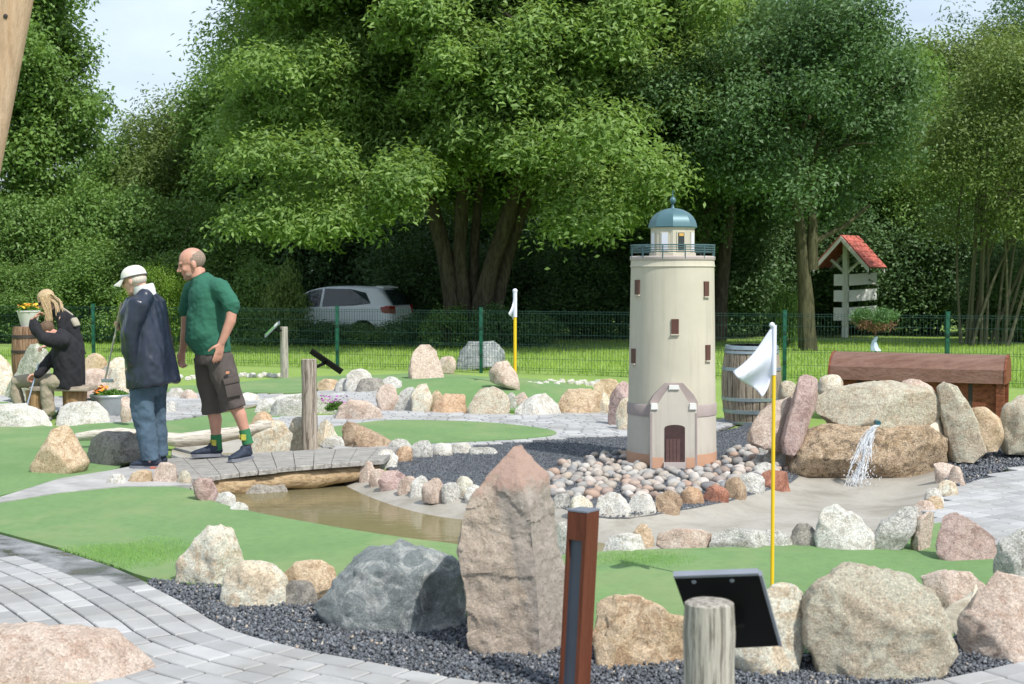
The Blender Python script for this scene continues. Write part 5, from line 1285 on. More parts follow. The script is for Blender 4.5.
# ------------------------------------------------------------------ parked car
def car():
    YC = 36.5; o = at(332, 330, YC); o.z = -.12; hd = R(163); fw = Vector((math.cos(hd), math.sin(hd), 0)); sd = Vector((-fw.y, fw.x, 0))  # sd = car's left (towards the camera)
    T = thing('parked_car', 'silver hatchback parked among the bushes behind the fence', 'car', tuple(o))
    def w(x, y, z): return o + fw * x + sd * y + Vector((0, 0, z))
    st = [ # x, half width, sill z, belt z, roof z, roof half width
        (-1.98, .62, .42, .78, .86, .55), (-1.93, .74, .34, .90, .98, .64), (-1.86, .81, .30, .98, 1.06, .66), (-1.74, .83, .28, 1.00, 1.22, .62), (-1.58, .84, .27, .99, 1.40, .58),
        (-1.40, .845, .25, .98, 1.455, .585), (-.8, .85, .24, .965, 1.485, .60), (-.1, .85, .24, .945, 1.485, .60), (.35, .85, .24, .93, 1.42, .585), (.75, .85, .24, .92, 1.22, .60), (1.05, .845, .25, .91, 1.00, .68), (1.45, .82, .26, .84, .89, .64), (1.75, .76, .30, .74, .78, .58), (1.94, .60, .36, .60, .64, .48)]
    mb = MB(); rings = []
    for x, hw, zs, zb, zr, rw in st:
        half = [(hw * .90, zs), (hw, zs + .10), (hw * 1.0, (zs + zb) / 2), (hw * .975, zb), (hw * .955, zb + .015), (rw + (hw * .94 - rw) * .42, zb + (zr - zb) * .6), (rw, zr - .035), (rw * .72, zr), (0, zr + .012)]
        ring = [(x, a, z) for a, z in half] + [(x, -a, z) for a, z in half[-2::-1]]; rings.append(ring)
    n = len(rings[0])
    for r in rings: mb.V += [tuple(w(*q)) for q in r]
    for i in range(len(rings) - 1):
        for k in range(n - 1): mb.F.append((i * n + k, i * n + k + 1, (i + 1) * n + k + 1, (i + 1) * n + k))
        mb.F.append((i * n + n - 1, i * n, (i + 1) * n, (i + 1) * n + n - 1))
    mb.F.append(tuple(range(n))); mb.F.append(tuple((len(rings) - 1) * n + k for k in range(n)))
    body = obj('body', mb, M['carpaint'], T, angle=50); sb = body.modifiers.new('s', 'SUBSURF'); sb.levels = 2; sb.render_levels = 2
    def prof(x):
        for a, b in zip(st, st[1:]):
            if a[0] <= x <= b[0]: f = (x - a[0]) / (b[0] - a[0]); return [p_ + (q_ - p_) * f for p_, q_ in zip(a, b)]
        return st[-1]
    def side(x, f, s, out=.012):
        _, hw, zs, zb, zr, rw = prof(x); z = zb + .03 + (zr - .06 - zb) * f; y = hw * .955 + (rw + .01 - hw * .955) * f; return w(x, s * (y + out), z)
    for s in (1, -1):
        for pts in ([(.98, .05), (.62, .62), (.30, .92), (-.02, .94), (-.02, .0)], [(-.10, .0), (-.10, .94), (-.8, .92), (-1.22, .74), (-1.40, .12), (-.9, .02)]):
            q = [side(x, f, s) for x, f in pts]; mb = MB(); c = sum(q, Vector()) / len(q); mb.prism(q, sd * -s * .02); obj('side_window', mb, M['glass'], T, smooth=False)
        for x, r in ((-1.22, .30), (1.25, .30)):
            k = w(x, s * .74, .30); mb = MB(); mb.tube([k - sd * s * .12, k + sd * s * .115, k + sd * s * .12], [r, r, r * .9], 28); wh = obj('wheel', mb, M['tyre'], T)
            mb = MB(); mb.tube([k + sd * s * .118, k + sd * s * .128], [r * .64, r * .6], 20); obj('rim', mb, M['rim'], wh)
            mb = MB(); mb.tube([k + sd * s * .02, k + sd * s * .108], [r * 1.17, r * 1.17], 28); obj('wheel_arch', mb, M['black'], T)
        q = [w(-1.985, s * .60, .80), w(-1.985, s * .60, .99), w(-1.90, s * .79, 1.00), w(-1.88, s * .815, .82)]; mb = MB(); mb.prism(q, fw * .12); q2 = [w(-1.90, s * .80, .82), w(-1.92, s * .80, 1.0), w(-1.68, s * .845, .97), w(-1.72, s * .85, .84)]; mb.prism(q2, -sd * s * .06); obj('tail_light', mb, M['redlens'], T, smooth=False)
        mb = MB(); k = w(.72, s * .93, .98); mb.ell(k, (.09, .07, .07)); obj('mirror', mb, M['carpaint'], T)
    q = [w(-1.90, .56, 1.00), w(-1.90, -.56, 1.00), w(-1.62, -.48, 1.38), w(-1.62, .48, 1.38)]; q = [v_ - fw * .03 + Vector((0, 0, .01)) for v_ in q]; mb = MB(); mb.prism(q, fw * .02); obj('rear_window', mb, M['glass'], T, smooth=False)
    mb = MB(); q = [w(-2.01, .26, .62), w(-2.01, -.26, .62), w(-2.0, -.26, .73), w(-2.0, .26, .73)]; mb.prism(q, fw * .03); obj('number_plate', mb, M['plate'], T, smooth=False)
    mb = MB(); mb.prism([w(-1.99, .7, .36), w(-1.99, -.7, .36), w(-2.0, -.7, .52), w(-2.0, .7, .52)], fw * .06); obj('bumper_insert', mb, M['black'], T, smooth=False)
    mb = MB(); mb.prism([w(-1.63, .50, 1.43), w(-1.63, -.50, 1.43), w(-1.45, -.54, 1.465), w(-1.45, .54, 1.465)], (0, 0, .03)); obj('roof_spoiler', mb, M['carpaint'], T, smooth=False)
car()
# ------------------------------------------------------------------ people
def head(mb, c, yaw, tilt, s=1.0, roll=0):
    """face looks along yaw (radians), tilt > 0 looks down; returns a placing function"""
    Mh = Matrix.Rotation(yaw, 3, 'Z') @ Matrix.Rotation(tilt, 3, 'Y')
    def q(x, y, z): return Vector(c) + Mh @ Vector((x, y, z)) * s
    def E(x, y, z, a, b, d, n=16): mb.ell(q(x, y, z), (a * s, b * s, d * s), Mh, n)
    E(-.012, 0, .035, .100, .078, .088); E(.022, 0, -.025, .070, .063, .085); E(.028, 0, -.078, .052, .050, .040); E(.060, 0, -.098, .026, .026, .018)
    E(.080, 0, .022, .018, .046, .011); mb.tube([q(.082, 0, .018), q(.100, 0, -.018), q(.112, 0, -.030)], [.011 * s, .013 * s, .012 * s], 8, round_=True)
    for k in (-1, 1):
        E(-.008, k * .079, -.008, .021, .010, .032, 10); E(.060, k * .038, -.028, .024, .020, .022, 10); E(.098, k * .012, -.034, .010, .009, .008, 8)
    E(.082, 0, -.058, .012, .024, .007, 10); E(.080, 0, -.068, .012, .021, .008, 10)
    return q, Mh
def face_bits(par, q, Mh, s=1.0, eyes=True):
    if eyes:
        mb = MB()
        for k in (-1, 1): mb.ell(q(.0855, k * .031, .002), (.006 * s, .012 * s, .005 * s), Mh, 10)
        obj('eyes', mb, M['eye'], par)
    mb = MB(); mb.ell(q(.0905, 0, -.063), (.004 * s, .020 * s, .004 * s), Mh, 10); obj('mouth', mb, M['lip'], par)
def hand(mb, w, d, side, n, s=1.0, curl=.45):
    w, d, side, n = Vector(w), Vector(d).normalized(), Vector(side), Vector(n); side = (side - d * side.dot(d)).normalized(); n = d.cross(side) if d.cross(side).dot(n) > 0 else -d.cross(side)
    mb.tube([w - d * .02, w + d * .02 * s, w + d * .06 * s, w + d * .092 * s], [(.027 * s, .021 * s), (.034 * s, .020 * s), (.041 * s, .017 * s), (.040 * s, .013 * s)], 12, ell=side)
    for i, (o, l) in enumerate(((-.031, .066), (-.011, .082), (.011, .090), (.031, .078))):
        p = w + d * .085 * s + side * o * s; a = curl * (1 + .15 * (3 - i)); P = [p]
        for k, f in enumerate((.45, .32, .23)):
            ang = a * (k + .4); dd = d * math.cos(ang) + n * math.sin(ang) + side * o * 1.2; p = p + dd.normalized() * l * f * s; P.append(p)
        mb.tube(P, [.0098 * s, .0095 * s, .0086 * s, .0070 * s], 8, round_=True)
    p = w + d * .028 * s + side * .034 * s
    mb.tube([p - side * .01, p + (d * .6 + side * .6 + n * .25) * .038 * s, p + (d * .95 + side * .62 + n * .6) * .062 * s], [.015 * s, .012 * s, .009 * s], 8, round_=True)
def shoe(par, heel, toe, z, s=1.0, mat='navyshoe', red=False):
    heel, toe = Vector(heel), Vector(toe); d = (toe - heel); L = d.length; d.normalize()
    def q(f, h): v = heel.lerp(toe, f); return Vector((v.x, v.y, z + h))
    mb = MB(); sd = Vector((-d.y, d.x, 0))
    mb.tube([q(.0, .050), q(.12, .052), q(.35, .058), q(.62, .046), q(.88, .036), q(1, .032)], [(.036, .030), (.042, .036), (.043, .042), (.047, .030), (.042, .022), (.024, .014)], 16, ell=sd, round_=True)
    mb.tube([q(.10, .06), q(.14, .10), q(.15, .118)], [.044, .043, .042], 14); mb.tube([q(.30, .07), q(.22, .10)], [.036, .040], 12)
    up = obj('shoe', remeshed(mb, .007, 2), M[mat], par)
    mb = MB(); out = [(-.07, .028), (-.045, .040), (.15, .043), (.40, .040), (.66, .050), (.88, .045), (1.03, .022)]
    P = [heel + d * L * f + sd * w_ for f, w_ in out] + [heel + d * L * f - sd * w_ for f, w_ in out[::-1]]
    mb.prism([(p.x, p.y, z) for p in P], (0, 0, .026)); so = obj('sole', mb, M['sole'], up, angle=50)
    if red:
        mb = MB()
        for k in (-1, 1): a = heel + sd * k * .0445 + d * L * .05; b = heel + sd * k * .0445 + d * L * .25; mb.prism([(a.x, a.y, z + .006), (b.x, b.y, z + .006), (b.x, b.y, z + .022), (a.x, a.y, z + .022)], sd * k * .004)
        obj('red_mark', mb, M['solered'], up, smooth=False)
    return up
def wr(sc, amp, st=(1, 1, .45), off=0):
    return lambda v: amp * noise.fractal(Vector((v.x * st[0] * sc + off, v.y * st[1] * sc, v.z * st[2] * sc)), .8, 2.0, 3)

# --- man in green sweatshirt
def green_man():
    Y = g(212, 457.5, .08).y; a = lambda x, y, dy=0: at(x, y, Y + dy); zf = .079
    o = a(212, 455); T = thing('person', 'balding man in a green sweatshirt and dark cargo shorts standing on the bridge, arms hanging', 'person', (o.x, Y, zf), 'people on the course')
    yaw = R(205); f = Vector((math.cos(yaw), math.sin(yaw), 0)); sd = Vector((-f.y, f.x, 0))
    mb = MB(); hc = a(191.5, 264); q, Mh = head(mb, hc, R(199), R(14), 1.10)
    mb.tube([a(203, 288), a(199.5, 279), q(-.035, 0, -.05)], [.085, .064, .060], 14)
    mb.tube([a(213, 352), a(210, 320), a(205, 295)], [(.15, .12), (.16, .12), (.13, .08)], 14, ell=sd, round_=True)
    mb.tube([a(219, 290, -.15), a(229, 300, -.19), a(232.5, 309, -.21)], [.05, .048, .046], 12, round_=True)
    mb.tube([a(232.5, 307, -.21), a(230.5, 321, -.225), a(224.5, 336, -.235), a(221.5, 343, -.24)], [.044, .045, .035, .029], 14, round_=True)
    hand(mb, a(221.5, 342.5, -.24), a(218.0, 357, -.25) - a(221.5, 342.5, -.24), (-.6, -.6, .1), (-.75, .5, 0), 1.05, .16)
    mb.tube([a(194, 292, .15), a(187.5, 304, .19), a(186, 313, .20)], [.05, .048, .046], 12, round_=True)
    mb.tube([a(186, 311, .20), a(186, 328, .20), a(183.5, 346, .19), a(182.5, 351, .19)], [.044, .044, .034, .028], 14, round_=True)
    hand(mb, a(182.5, 350, .19), a(181, 364, .17) - a(182.5, 350, .19), (-.5, -.8, 0), (.8, -.4, 0), 1.05, .5)
    mb.tube([a(208, 360, .09), a(213, 410, .09), a(215.5, 420, .10), a(216, 436, .10), a(217, 449, .10)], [.07, .058, .056, .040, .038], 14, round_=True)
    mb.tube([a(219, 360, -.09), a(234, 404, -.10), a(240, 415, -.09), a(245, 431, -.08), a(248, 443, -.08)], [.07, .058, .056, .040, .038], 14, round_=True)
    body = obj('body', remeshed(mb, .0075, 2), M['skin'], T)
    face_bits(T, q, Mh, 1.10)
    # short grey hair round the back and sides, beard shade at the chin
    mb = MB(); mb.ell(q(-.022, 0, .030), (.095 * 1.10, .0805 * 1.10, .083 * 1.10), Mh, 20); hb = remeshed(mb, .007, 1); keep = MB(); keep.V = hb.V
    def hairy(v): l = Mh.inverted() @ (Vector(v) - q(0, 0, 0)); return l.x < .030 - max(0, l.z) * .32
    keep.F = [t for t in hb.F if all(hairy(hb.V[i]) for i in t)]; obj('hair', keep, M['greyhair'], T, fix=False)
    mb = MB(); mb.ell(q(.062, 0, -.092), (.030, .034, .022), Mh, 12); mb.ell(q(.040, .04, -.070), (.035, .018, .028), Mh, 12); mb.ell(q(.040, -.04, -.070), (.035, .018, .028), Mh, 12); obj('stubble', remeshed(mb, .007, 2), plain('grey_stubble', (.30, .20, .15), .8, .2, 60), T)
    mb = MB(); mb.tube([a(213, 351), a(212, 345), a(209.5, 336) + f * .03, a(208.5, 320) + f * .02, a(208, 306), a(206, 298), a(205, 288), a(202.5, 281.5), a(199.5, 276.5)], [(.178, .142), (.192, .165), (.200, .178), (.203, .168), (.207, .165), (.212, .155), (.200, .130), (.130, .100), (.078, .074)], 24, ell=sd)
    mb.tube([a(210, 284, -.07), a(221, 289, -.165), a(230, 300, -.20), a(232.5, 309, -.21)], [.072, .080, .070, .061], 16, round_=True)
    mb.tube([a(199, 284, .07), a(193, 290, .165), a(187.5, 304, .19), a(186, 313, .20)], [.07, .082, .072, .060], 16, round_=True)
    for k in range(3): mb.tube([a(231 + k * .6, 303 + k * 2.4, -.205), a(231.4 + k * .6, 304.4 + k * 2.4, -.205)], .0735 - k * .003, 14)
    sw = obj('sweatshirt', remeshed(mb, .009, 4, wr(7, .011, (1, 1, 1.3))), M['green'], T)
    mb = MB(); mb.tube([a(200.6, 278.5), a(199.3, 275.6)], [.082, .074], 20, cap=False); mb.tube([a(199.3, 275.6), a(199.1, 275.3)], [.074, .060], 20, cap=False); obj('neck_rib', mb, M['green'], sw)
    mb = MB(); mb.tube([a(213.3, 353.5), a(212.6, 349)], [(.181, .147), (.187, .154)], 28, ell=sd); obj('waist_rib', mb, M['green'], sw)
    mb = MB(); mb.tube([a(213, 347.5), a(213, 356), a(213, 364)], [(.168, .138), (.180, .148), (.17, .145)], 22, ell=sd)
    mb.tube([a(208, 357, .09), a(209.5, 380, .095), a(212.5, 400, .10), a(213.5, 413.5, .10)], [(.10, .125), (.102, .112), (.095, .100), (.092, .098)], 18, ell=sd)
    mb.tube([a(219, 357, -.09), a(225, 378, -.10), a(231.5, 397, -.10), a(235, 408.5, -.10)], [(.105, .12), (.105, .112), (.098, .10), (.095, .097)], 18, ell=sd)
    sh = obj('shorts', remeshed(mb, .009, 2, wr(10, .010, (1, 1, .7), 5)), M['shorts'], T)
    mb = MB(); q0 = a(233, 383, -.21); u1 = (a(235.5, 400, -.21) - a(230.5, 376, -.21)).normalized(); Mp = Matrix((sd.cross(-u1), sd, -u1)).transposed()
    mb.box(a(232.5, 388, -.195), (.13, .04, .14), Mp, .008); pk = obj('cargo_pocket', mb, M['pocket'], sh, angle=30)
    mb = MB(); mb.box(a(231, 380.5, -.200), (.138, .05, .045), Mp, .006); obj('pocket_flap', mb, M['shorts'], pk, angle=30)
    mb = MB(); mb.box(a(227.5, 372.5, -.222), (.030, .012, .018), Mp); obj('orange_tab', mb, plain('orange_tab', (.5, .22, .12)), sh, smooth=False)
    for (x0, y0, x1, y1, dy) in ((216, 434.5, 217, 450, .10), (244.2, 429.5, 248, 444, -.08)):
        mb = MB(); p0, p1 = a(x0, y0, dy), a(x1, y1, dy); mb.tube([p0, p0.lerp(p1, .15), p0.lerp(p1, .6), p1], [.047, .0475, .046, .048], 16); so = obj('sock', mb, M['sockg'], T)
        mb = MB(); mb.box(p0.lerp(p1, .5) - f * .0 + Vector((-.012, -.046, 0)), (.04, .008, .05)); mb.box(p0.lerp(p1, .5) + Vector((-.046, -.006, .0)), (.008, .045, .05)); obj('yellow_motif', mb, M['socky'], so)
    h0 = a(219.5, 452, .10); shoe(T, (h0.x, h0.y, 0), (h0.x - .222, h0.y - .055, 0), zf)
    h1 = a(249, 448, -.08); shoe(T, (h1.x, h1.y, 0), (h1.x - .115, h1.y - .215, 0), zf)
green_man()

# --- old man in raincoat
def old_man():
    Y = 11.85; a = lambda x, y, dy=0: at(x, y, Y + dy); zf = .02
    o = a(146, 463); T = thing('person', 'old man in white cap, navy raincoat and jeans at the end of the bridge', 'person', (o.x, Y, zf), 'people on the course')
    yaw = R(163); f = Vector((math.cos(yaw), math.sin(yaw), 0)); sd = Vector((-f.y, f.x, 0))
    mb = MB(); hc = a(134, 280.5); q, Mh = head(mb, hc, R(166), R(14), 1.0)
    mb.tube([a(144, 299), a(141, 291), q(-.03, 0, -.045)], [.072, .064, .062], 14)
    mb.tube([a(148, 380), a(147, 345), a(146, 312)], [(.14, .11), (.15, .11), (.12, .07)], 14, ell=sd, round_=True)
    mb.tube([a(141, 308, -.18), a(132, 335, -.21), a(135, 360, -.17)], [.05, .04, .03], 12, round_=True)
    hand(mb, a(135, 358, -.17), Vector((.1, .1, -1)), f, sd, 1.0, .4)
    mb.tube([a(146, 306, .17), a(137, 328, .24), a(129, 324, .22)], [.045, .04, .03], 12, round_=True)
    hand(mb, a(129.5, 324.5, .22), Vector((-1, -.1, -.1)), (0, 0, 1), (0, -1, 0), 1.0, 1.25)
    mb.tube([a(142, 385, -.08), a(146, 425, -.08), a(151, 462, -.08)], [.07, .055, .038], 12, round_=True)
    mb.tube([a(153, 385, .10), a(157, 425, .10), a(160, 456, .10)], [.07, .055, .038], 12, round_=True)
    obj('body', remeshed(mb, .0075, 2), M['skinpale'], T); face_bits(T, q, Mh)
    mb = MB(); mb.ell(q(-.030, 0, .0), (.080, .083, .06), Mh, 18); obj('hair', remeshed(mb, .008, 1), M['whitehair'], T)
    # cap
    mb = MB(); K = 9
    def cp(x, y, z): return q(x - .008, y, z)
    V = []
    for i in range(K):
        th = math.pi / 2 * i / (K - .6); r_ = math.cos(th) ** .75
        for k in range(24):
            an = 2 * math.pi * k / 24; V.append(cp(.112 * r_ * math.cos(an), .094 * r_ * math.sin(an), .026 + .098 * math.sin(th)))
    mb.add(V, [(i * 24 + k, i * 24 + (k + 1) % 24, (i + 1) * 24 + (k + 1) % 24, (i + 1) * 24 + k) for i in range(K - 1) for k in range(24)] + [tuple((K - 1) * 24 + k for k in range(24))]); cap = obj('cap', mb, M['capc'], T)
    mb = MB(); V = []
    for lay in (0, .006):
        for i in range(6):
            for k in range(13):
                an = -1.15 + 2.3 * k / 12; ext = (i / 5) * .085 * math.cos(an * .75); V.append(cp((.110) * math.cos(an) + ext, .093 * math.sin(an), .032 - .028 * (i / 5) - .03 * (an / 1.15) ** 2 * (i / 5) - lay))
    mb.add(V, [(l * 78 + i * 13 + k, l * 78 + i * 13 + k + 1, l * 78 + (i + 1) * 13 + k + 1, l * 78 + (i + 1) * 13 + k) for l in (0, 1) for i in range(5) for k in range(12)] + [(65 + k, 66 + k, 144 + k, 143 + k) for k in range(12)]); obj('visor', mb, M['capc'], cap)
    mb = MB(); V = []; mb.tube([cp(.1135 * math.cos(2 * math.pi * k / 24), .0955 * math.sin(2 * math.pi * k / 24), .030) for k in range(25)], .0045, 6); obj('cap_band', mb, M['sole'], cap)
    # raincoat
    mb = MB(); mb.tube([a(153.5, 384), a(152, 372), a(149, 350), a(146.5, 330), a(144.5, 312), a(145.5, 301), a(145, 295)], [(.245, .205), (.24, .198), (.225, .185), (.222, .172), (.220, .162), (.195, .125), (.10, .085)], 26, ell=sd)
    mb.tube([a(145, 298, -.10), a(139.5, 305, -.19), a(130.5, 333, -.22), a(131, 350, -.20), a(134.5, 362, -.17)], [.07, .085, .072, .066, .062], 16, round_=True)
    mb.tube([a(145, 298, .10), a(145, 303, .18), a(135, 328, .24), a(128.5, 325, .23)], [.07, .08, .068, .058], 16, round_=True)
    mb.ell(a(150.5, 298.5, .01), (.065, .10, .045), Matrix.Rotation(R(-20), 3, 'Y'))
    def dsp(v):
        l = Vector(v); return .022 * noise.noise(Vector((l.x * 11, l.y * 11, l.z * 1.6))) + .012 * (1 - abs(noise.noise(Vector((l.x * 13 + l.z * 4, l.y * 13, l.z * 5 + 3))))) + .004 * noise.noise(Vector((l.x * 30, l.y * 30, l.z * 18)))
    co = obj('raincoat', remeshed(mb, .010, 3, dsp), M['navy'], T)
    mb = MB(); mb.tube([a(146.5, 297.5), a(144.5, 291), a(143, 285.5)], [(.092, .085), (.094, .090), (.088, .086)], 22, ell=sd, cap=False); mb.tube([a(143, 285.5), a(143, 287)], [(.088, .086), (.078, .074)], 22, ell=sd, cap=False); obj('hood_lining', mb, M['collar'], co)
    mb = MB(); mb.tube([a(142, 362, -.225), a(137, 383, -.235)], .010, 6); obj('pocket_welt', mb, M['navy'], co)
    # jeans
    mb = MB(); mb.tube([a(149, 365), a(149, 385), a(149, 395)], [(.165, .135), (.175, .145), (.16, .135)], 20, ell=sd)
    mb.tube([a(142.5, 386, -.08), a(142, 405, -.08), a(145, 427, -.08), a(148.5, 445, -.08), a(150.5, 460, -.08)], [(.09, .112), (.085, .105), (.075, .085), (.07, .080), (.074, .086)], 18, ell=sd)
    mb.tube([a(154, 386, .10), a(154, 405, .10), a(157, 427, .10), a(159, 445, .10), a(160, 456, .10)], [(.09, .105), (.085, .098), (.075, .08), (.068, .075), (.072, .078)], 18, ell=sd)
    obj('jeans', remeshed(mb, .009, 2, lambda v: .013 * noise.fractal(Vector((v.x * 10, v.y * 10, v.z * 9)), .8, 2, 3)), M['jeans'], T)
    h0 = a(159, 463, -.08); shoe(T, (h0.x, h0.y, 0), (h0.x - .235, h0.y + .02, 0), zf, red=True)
    h1 = a(164, 459, .10); shoe(T, (h1.x, h1.y, 0), (h1.x - .225, h1.y + .06, 0), zf)
    # putter in his far hand
    p0, p1 = a(122, 303, .15), a(105, 380, .22); mb = MB(); mb.tube([p0.lerp(p1, .30), p1], .008, 8)
    gc = thing('golf_club', 'thin pale golf putter held by the old man, its head up against the boulders', 'golf club', tuple(p1)); obj('shaft', mb, M['shaft'], gc)
    mb = MB(); mb.tube([p0, p0.lerp(p1, .32)], [.015, .012], 10); obj('grip', mb, M['grip'], gc)
    mb = MB(); mb.box(p1 + Vector((.02, 0, -.005)), (.10, .03, .03), bev=.006); obj('club_head', mb, M['zinc'], gc)
old_man()

# --- seated man
def seated_man():
    Y = p_b = g(74, 420).y + .18; a = lambda x, y, dy=0: at(x, y, Y + dy)
    o = a(60, 415); T = thing('person', 'man in black jacket and khaki trousers sitting on the bench, hand at brow', 'person', (o.x, Y, 0), 'people on the course')
    yaw = R(190); f = Vector((math.cos(yaw), math.sin(yaw), 0)); sd = Vector((-f.y, f.x, 0))
    mb = MB(); hc = a(47.5, 332.5, .06); q, Mh = head(mb, hc, R(192), R(45), .95)
    mb.tube([a(61, 340, .02), q(-.03, 0, -.05)], [.07, .06], 12)
    mb.tube([a(67, 380), a(66, 355), a(63, 338)], [(.14, .11), (.15, .12), (.12, .08)], 14, ell=sd, round_=True)
    mb.tube([a(48, 363, -.06), a(37, 375, -.12)], [.04, .03], 10, round_=True); hand(mb, a(37.5, 374.5, -.12), Vector((-.8, 0, -.5)), (0, -.7, .7), (.4, 0, -1), 1.0, 1.1)
    mb.tube([a(39, 336, -.26), a(32.5, 320, -.18)], [.04, .03], 10, round_=True); hand(mb, a(32.8, 321, -.18), Vector((.55, .25, .8)), (0, -1, 0), (1, 0, .2), 1.0, .7)
    mb.tube([a(64, 383, -.09), a(47, 384, -.10), a(49, 416, -.10)], [.07, .05, .038], 12, round_=True); mb.tube([a(64, 382, .10), a(15, 382, .14), a(20, 408, .14)], [.07, .05, .038], 12, round_=True)
    obj('body', remeshed(mb, .008, 2), M['skin'], T); face_bits(T, q, Mh)
    mb = MB(); mb.ell(q(-.025, 0, .045), (.096, .083, .085), Mh, 18); hb = remeshed(mb, .008, 1); keep = MB(); keep.V = hb.V; Mi = Mh.inverted()
    keep.F = [t for t in hb.F if all((Mi @ (Vector(hb.V[i]) - q(0, 0, 0))).x < .05 for i in t)]; obj('hair', keep, M['brownhair'], T, fix=False)
    mb = MB(); mb.tube([a(67, 388), a(68, 372), a(66.5, 356), a(65, 345), a(60, 336.5), a(56, 334)], [(.19, .155), (.20, .16), (.205, .16), (.20, .145), (.13, .10), (.09, .08)], 22, ell=sd)
    mb.tube([a(63, 345, .10), a(60, 350, .08), a(48, 363, -.05), a(38.5, 373.5, -.12)], [.075, .085, .068, .052], 14, round_=True)
    mb.tube([a(66, 342, -.08), a(65, 342, -.17), a(42, 338, -.26), a(37, 331, -.24), a(33.5, 322.5, -.19)], [.08, .088, .074, .064, .052], 14, round_=True)
    obj('jacket', remeshed(mb, .011, 3, wr(8, .016, (1, 1, .7), 9)), M['blackcloth'], T)
    mb = MB(); mb.tube([a(67, 376), a(65, 387)], [(.17, .15), (.175, .15)], 18, ell=sd)
    mb.tube([a(64, 383, -.09), a(54, 382, -.10), a(46.5, 384, -.10), a(47, 396, -.10), a(49, 411, -.10)], [.095, .088, .080, .070, .068], 16, round_=True)
    mb.tube([a(64, 382, .10), a(35, 380, .12), a(15.5, 382, .14), a(16.5, 394, .14), a(19.5, 406, .14)], [.095, .085, .078, .070, .066], 16, round_=True)
    obj('trousers', remeshed(mb, .011, 2, wr(9, .013, (1, 1, 1), 3)), M['khaki'], T)
    h0 = a(50.5, 418, -.10); shoe(T, (h0.x, h0.y, 0), (h0.x - .22, h0.y - .05, 0), .0, mat='sole'); h1 = a(21, 410, .14); shoe(T, (h1.x, h1.y, 0), (h1.x - .22, h1.y - .03, 0), .0, mat='sole')
    p0, p1 = a(35, 376, -.13), a(25, 413, -.13); mb = MB(); mb.tube([a(38.5, 363.5, -.13), p1], .008, 8); gc = thing('golf_club', 'pale blue golf putter held upright by the seated man', 'golf club', tuple(p1)); obj('shaft', mb, M['blueshaft'], gc)
    mb = MB(); mb.box(p1 + Vector((-.03, 0, 0)), (.09, .03, .025), bev=.005); obj('club_head', mb, M['zinc'], gc)
seated_man()

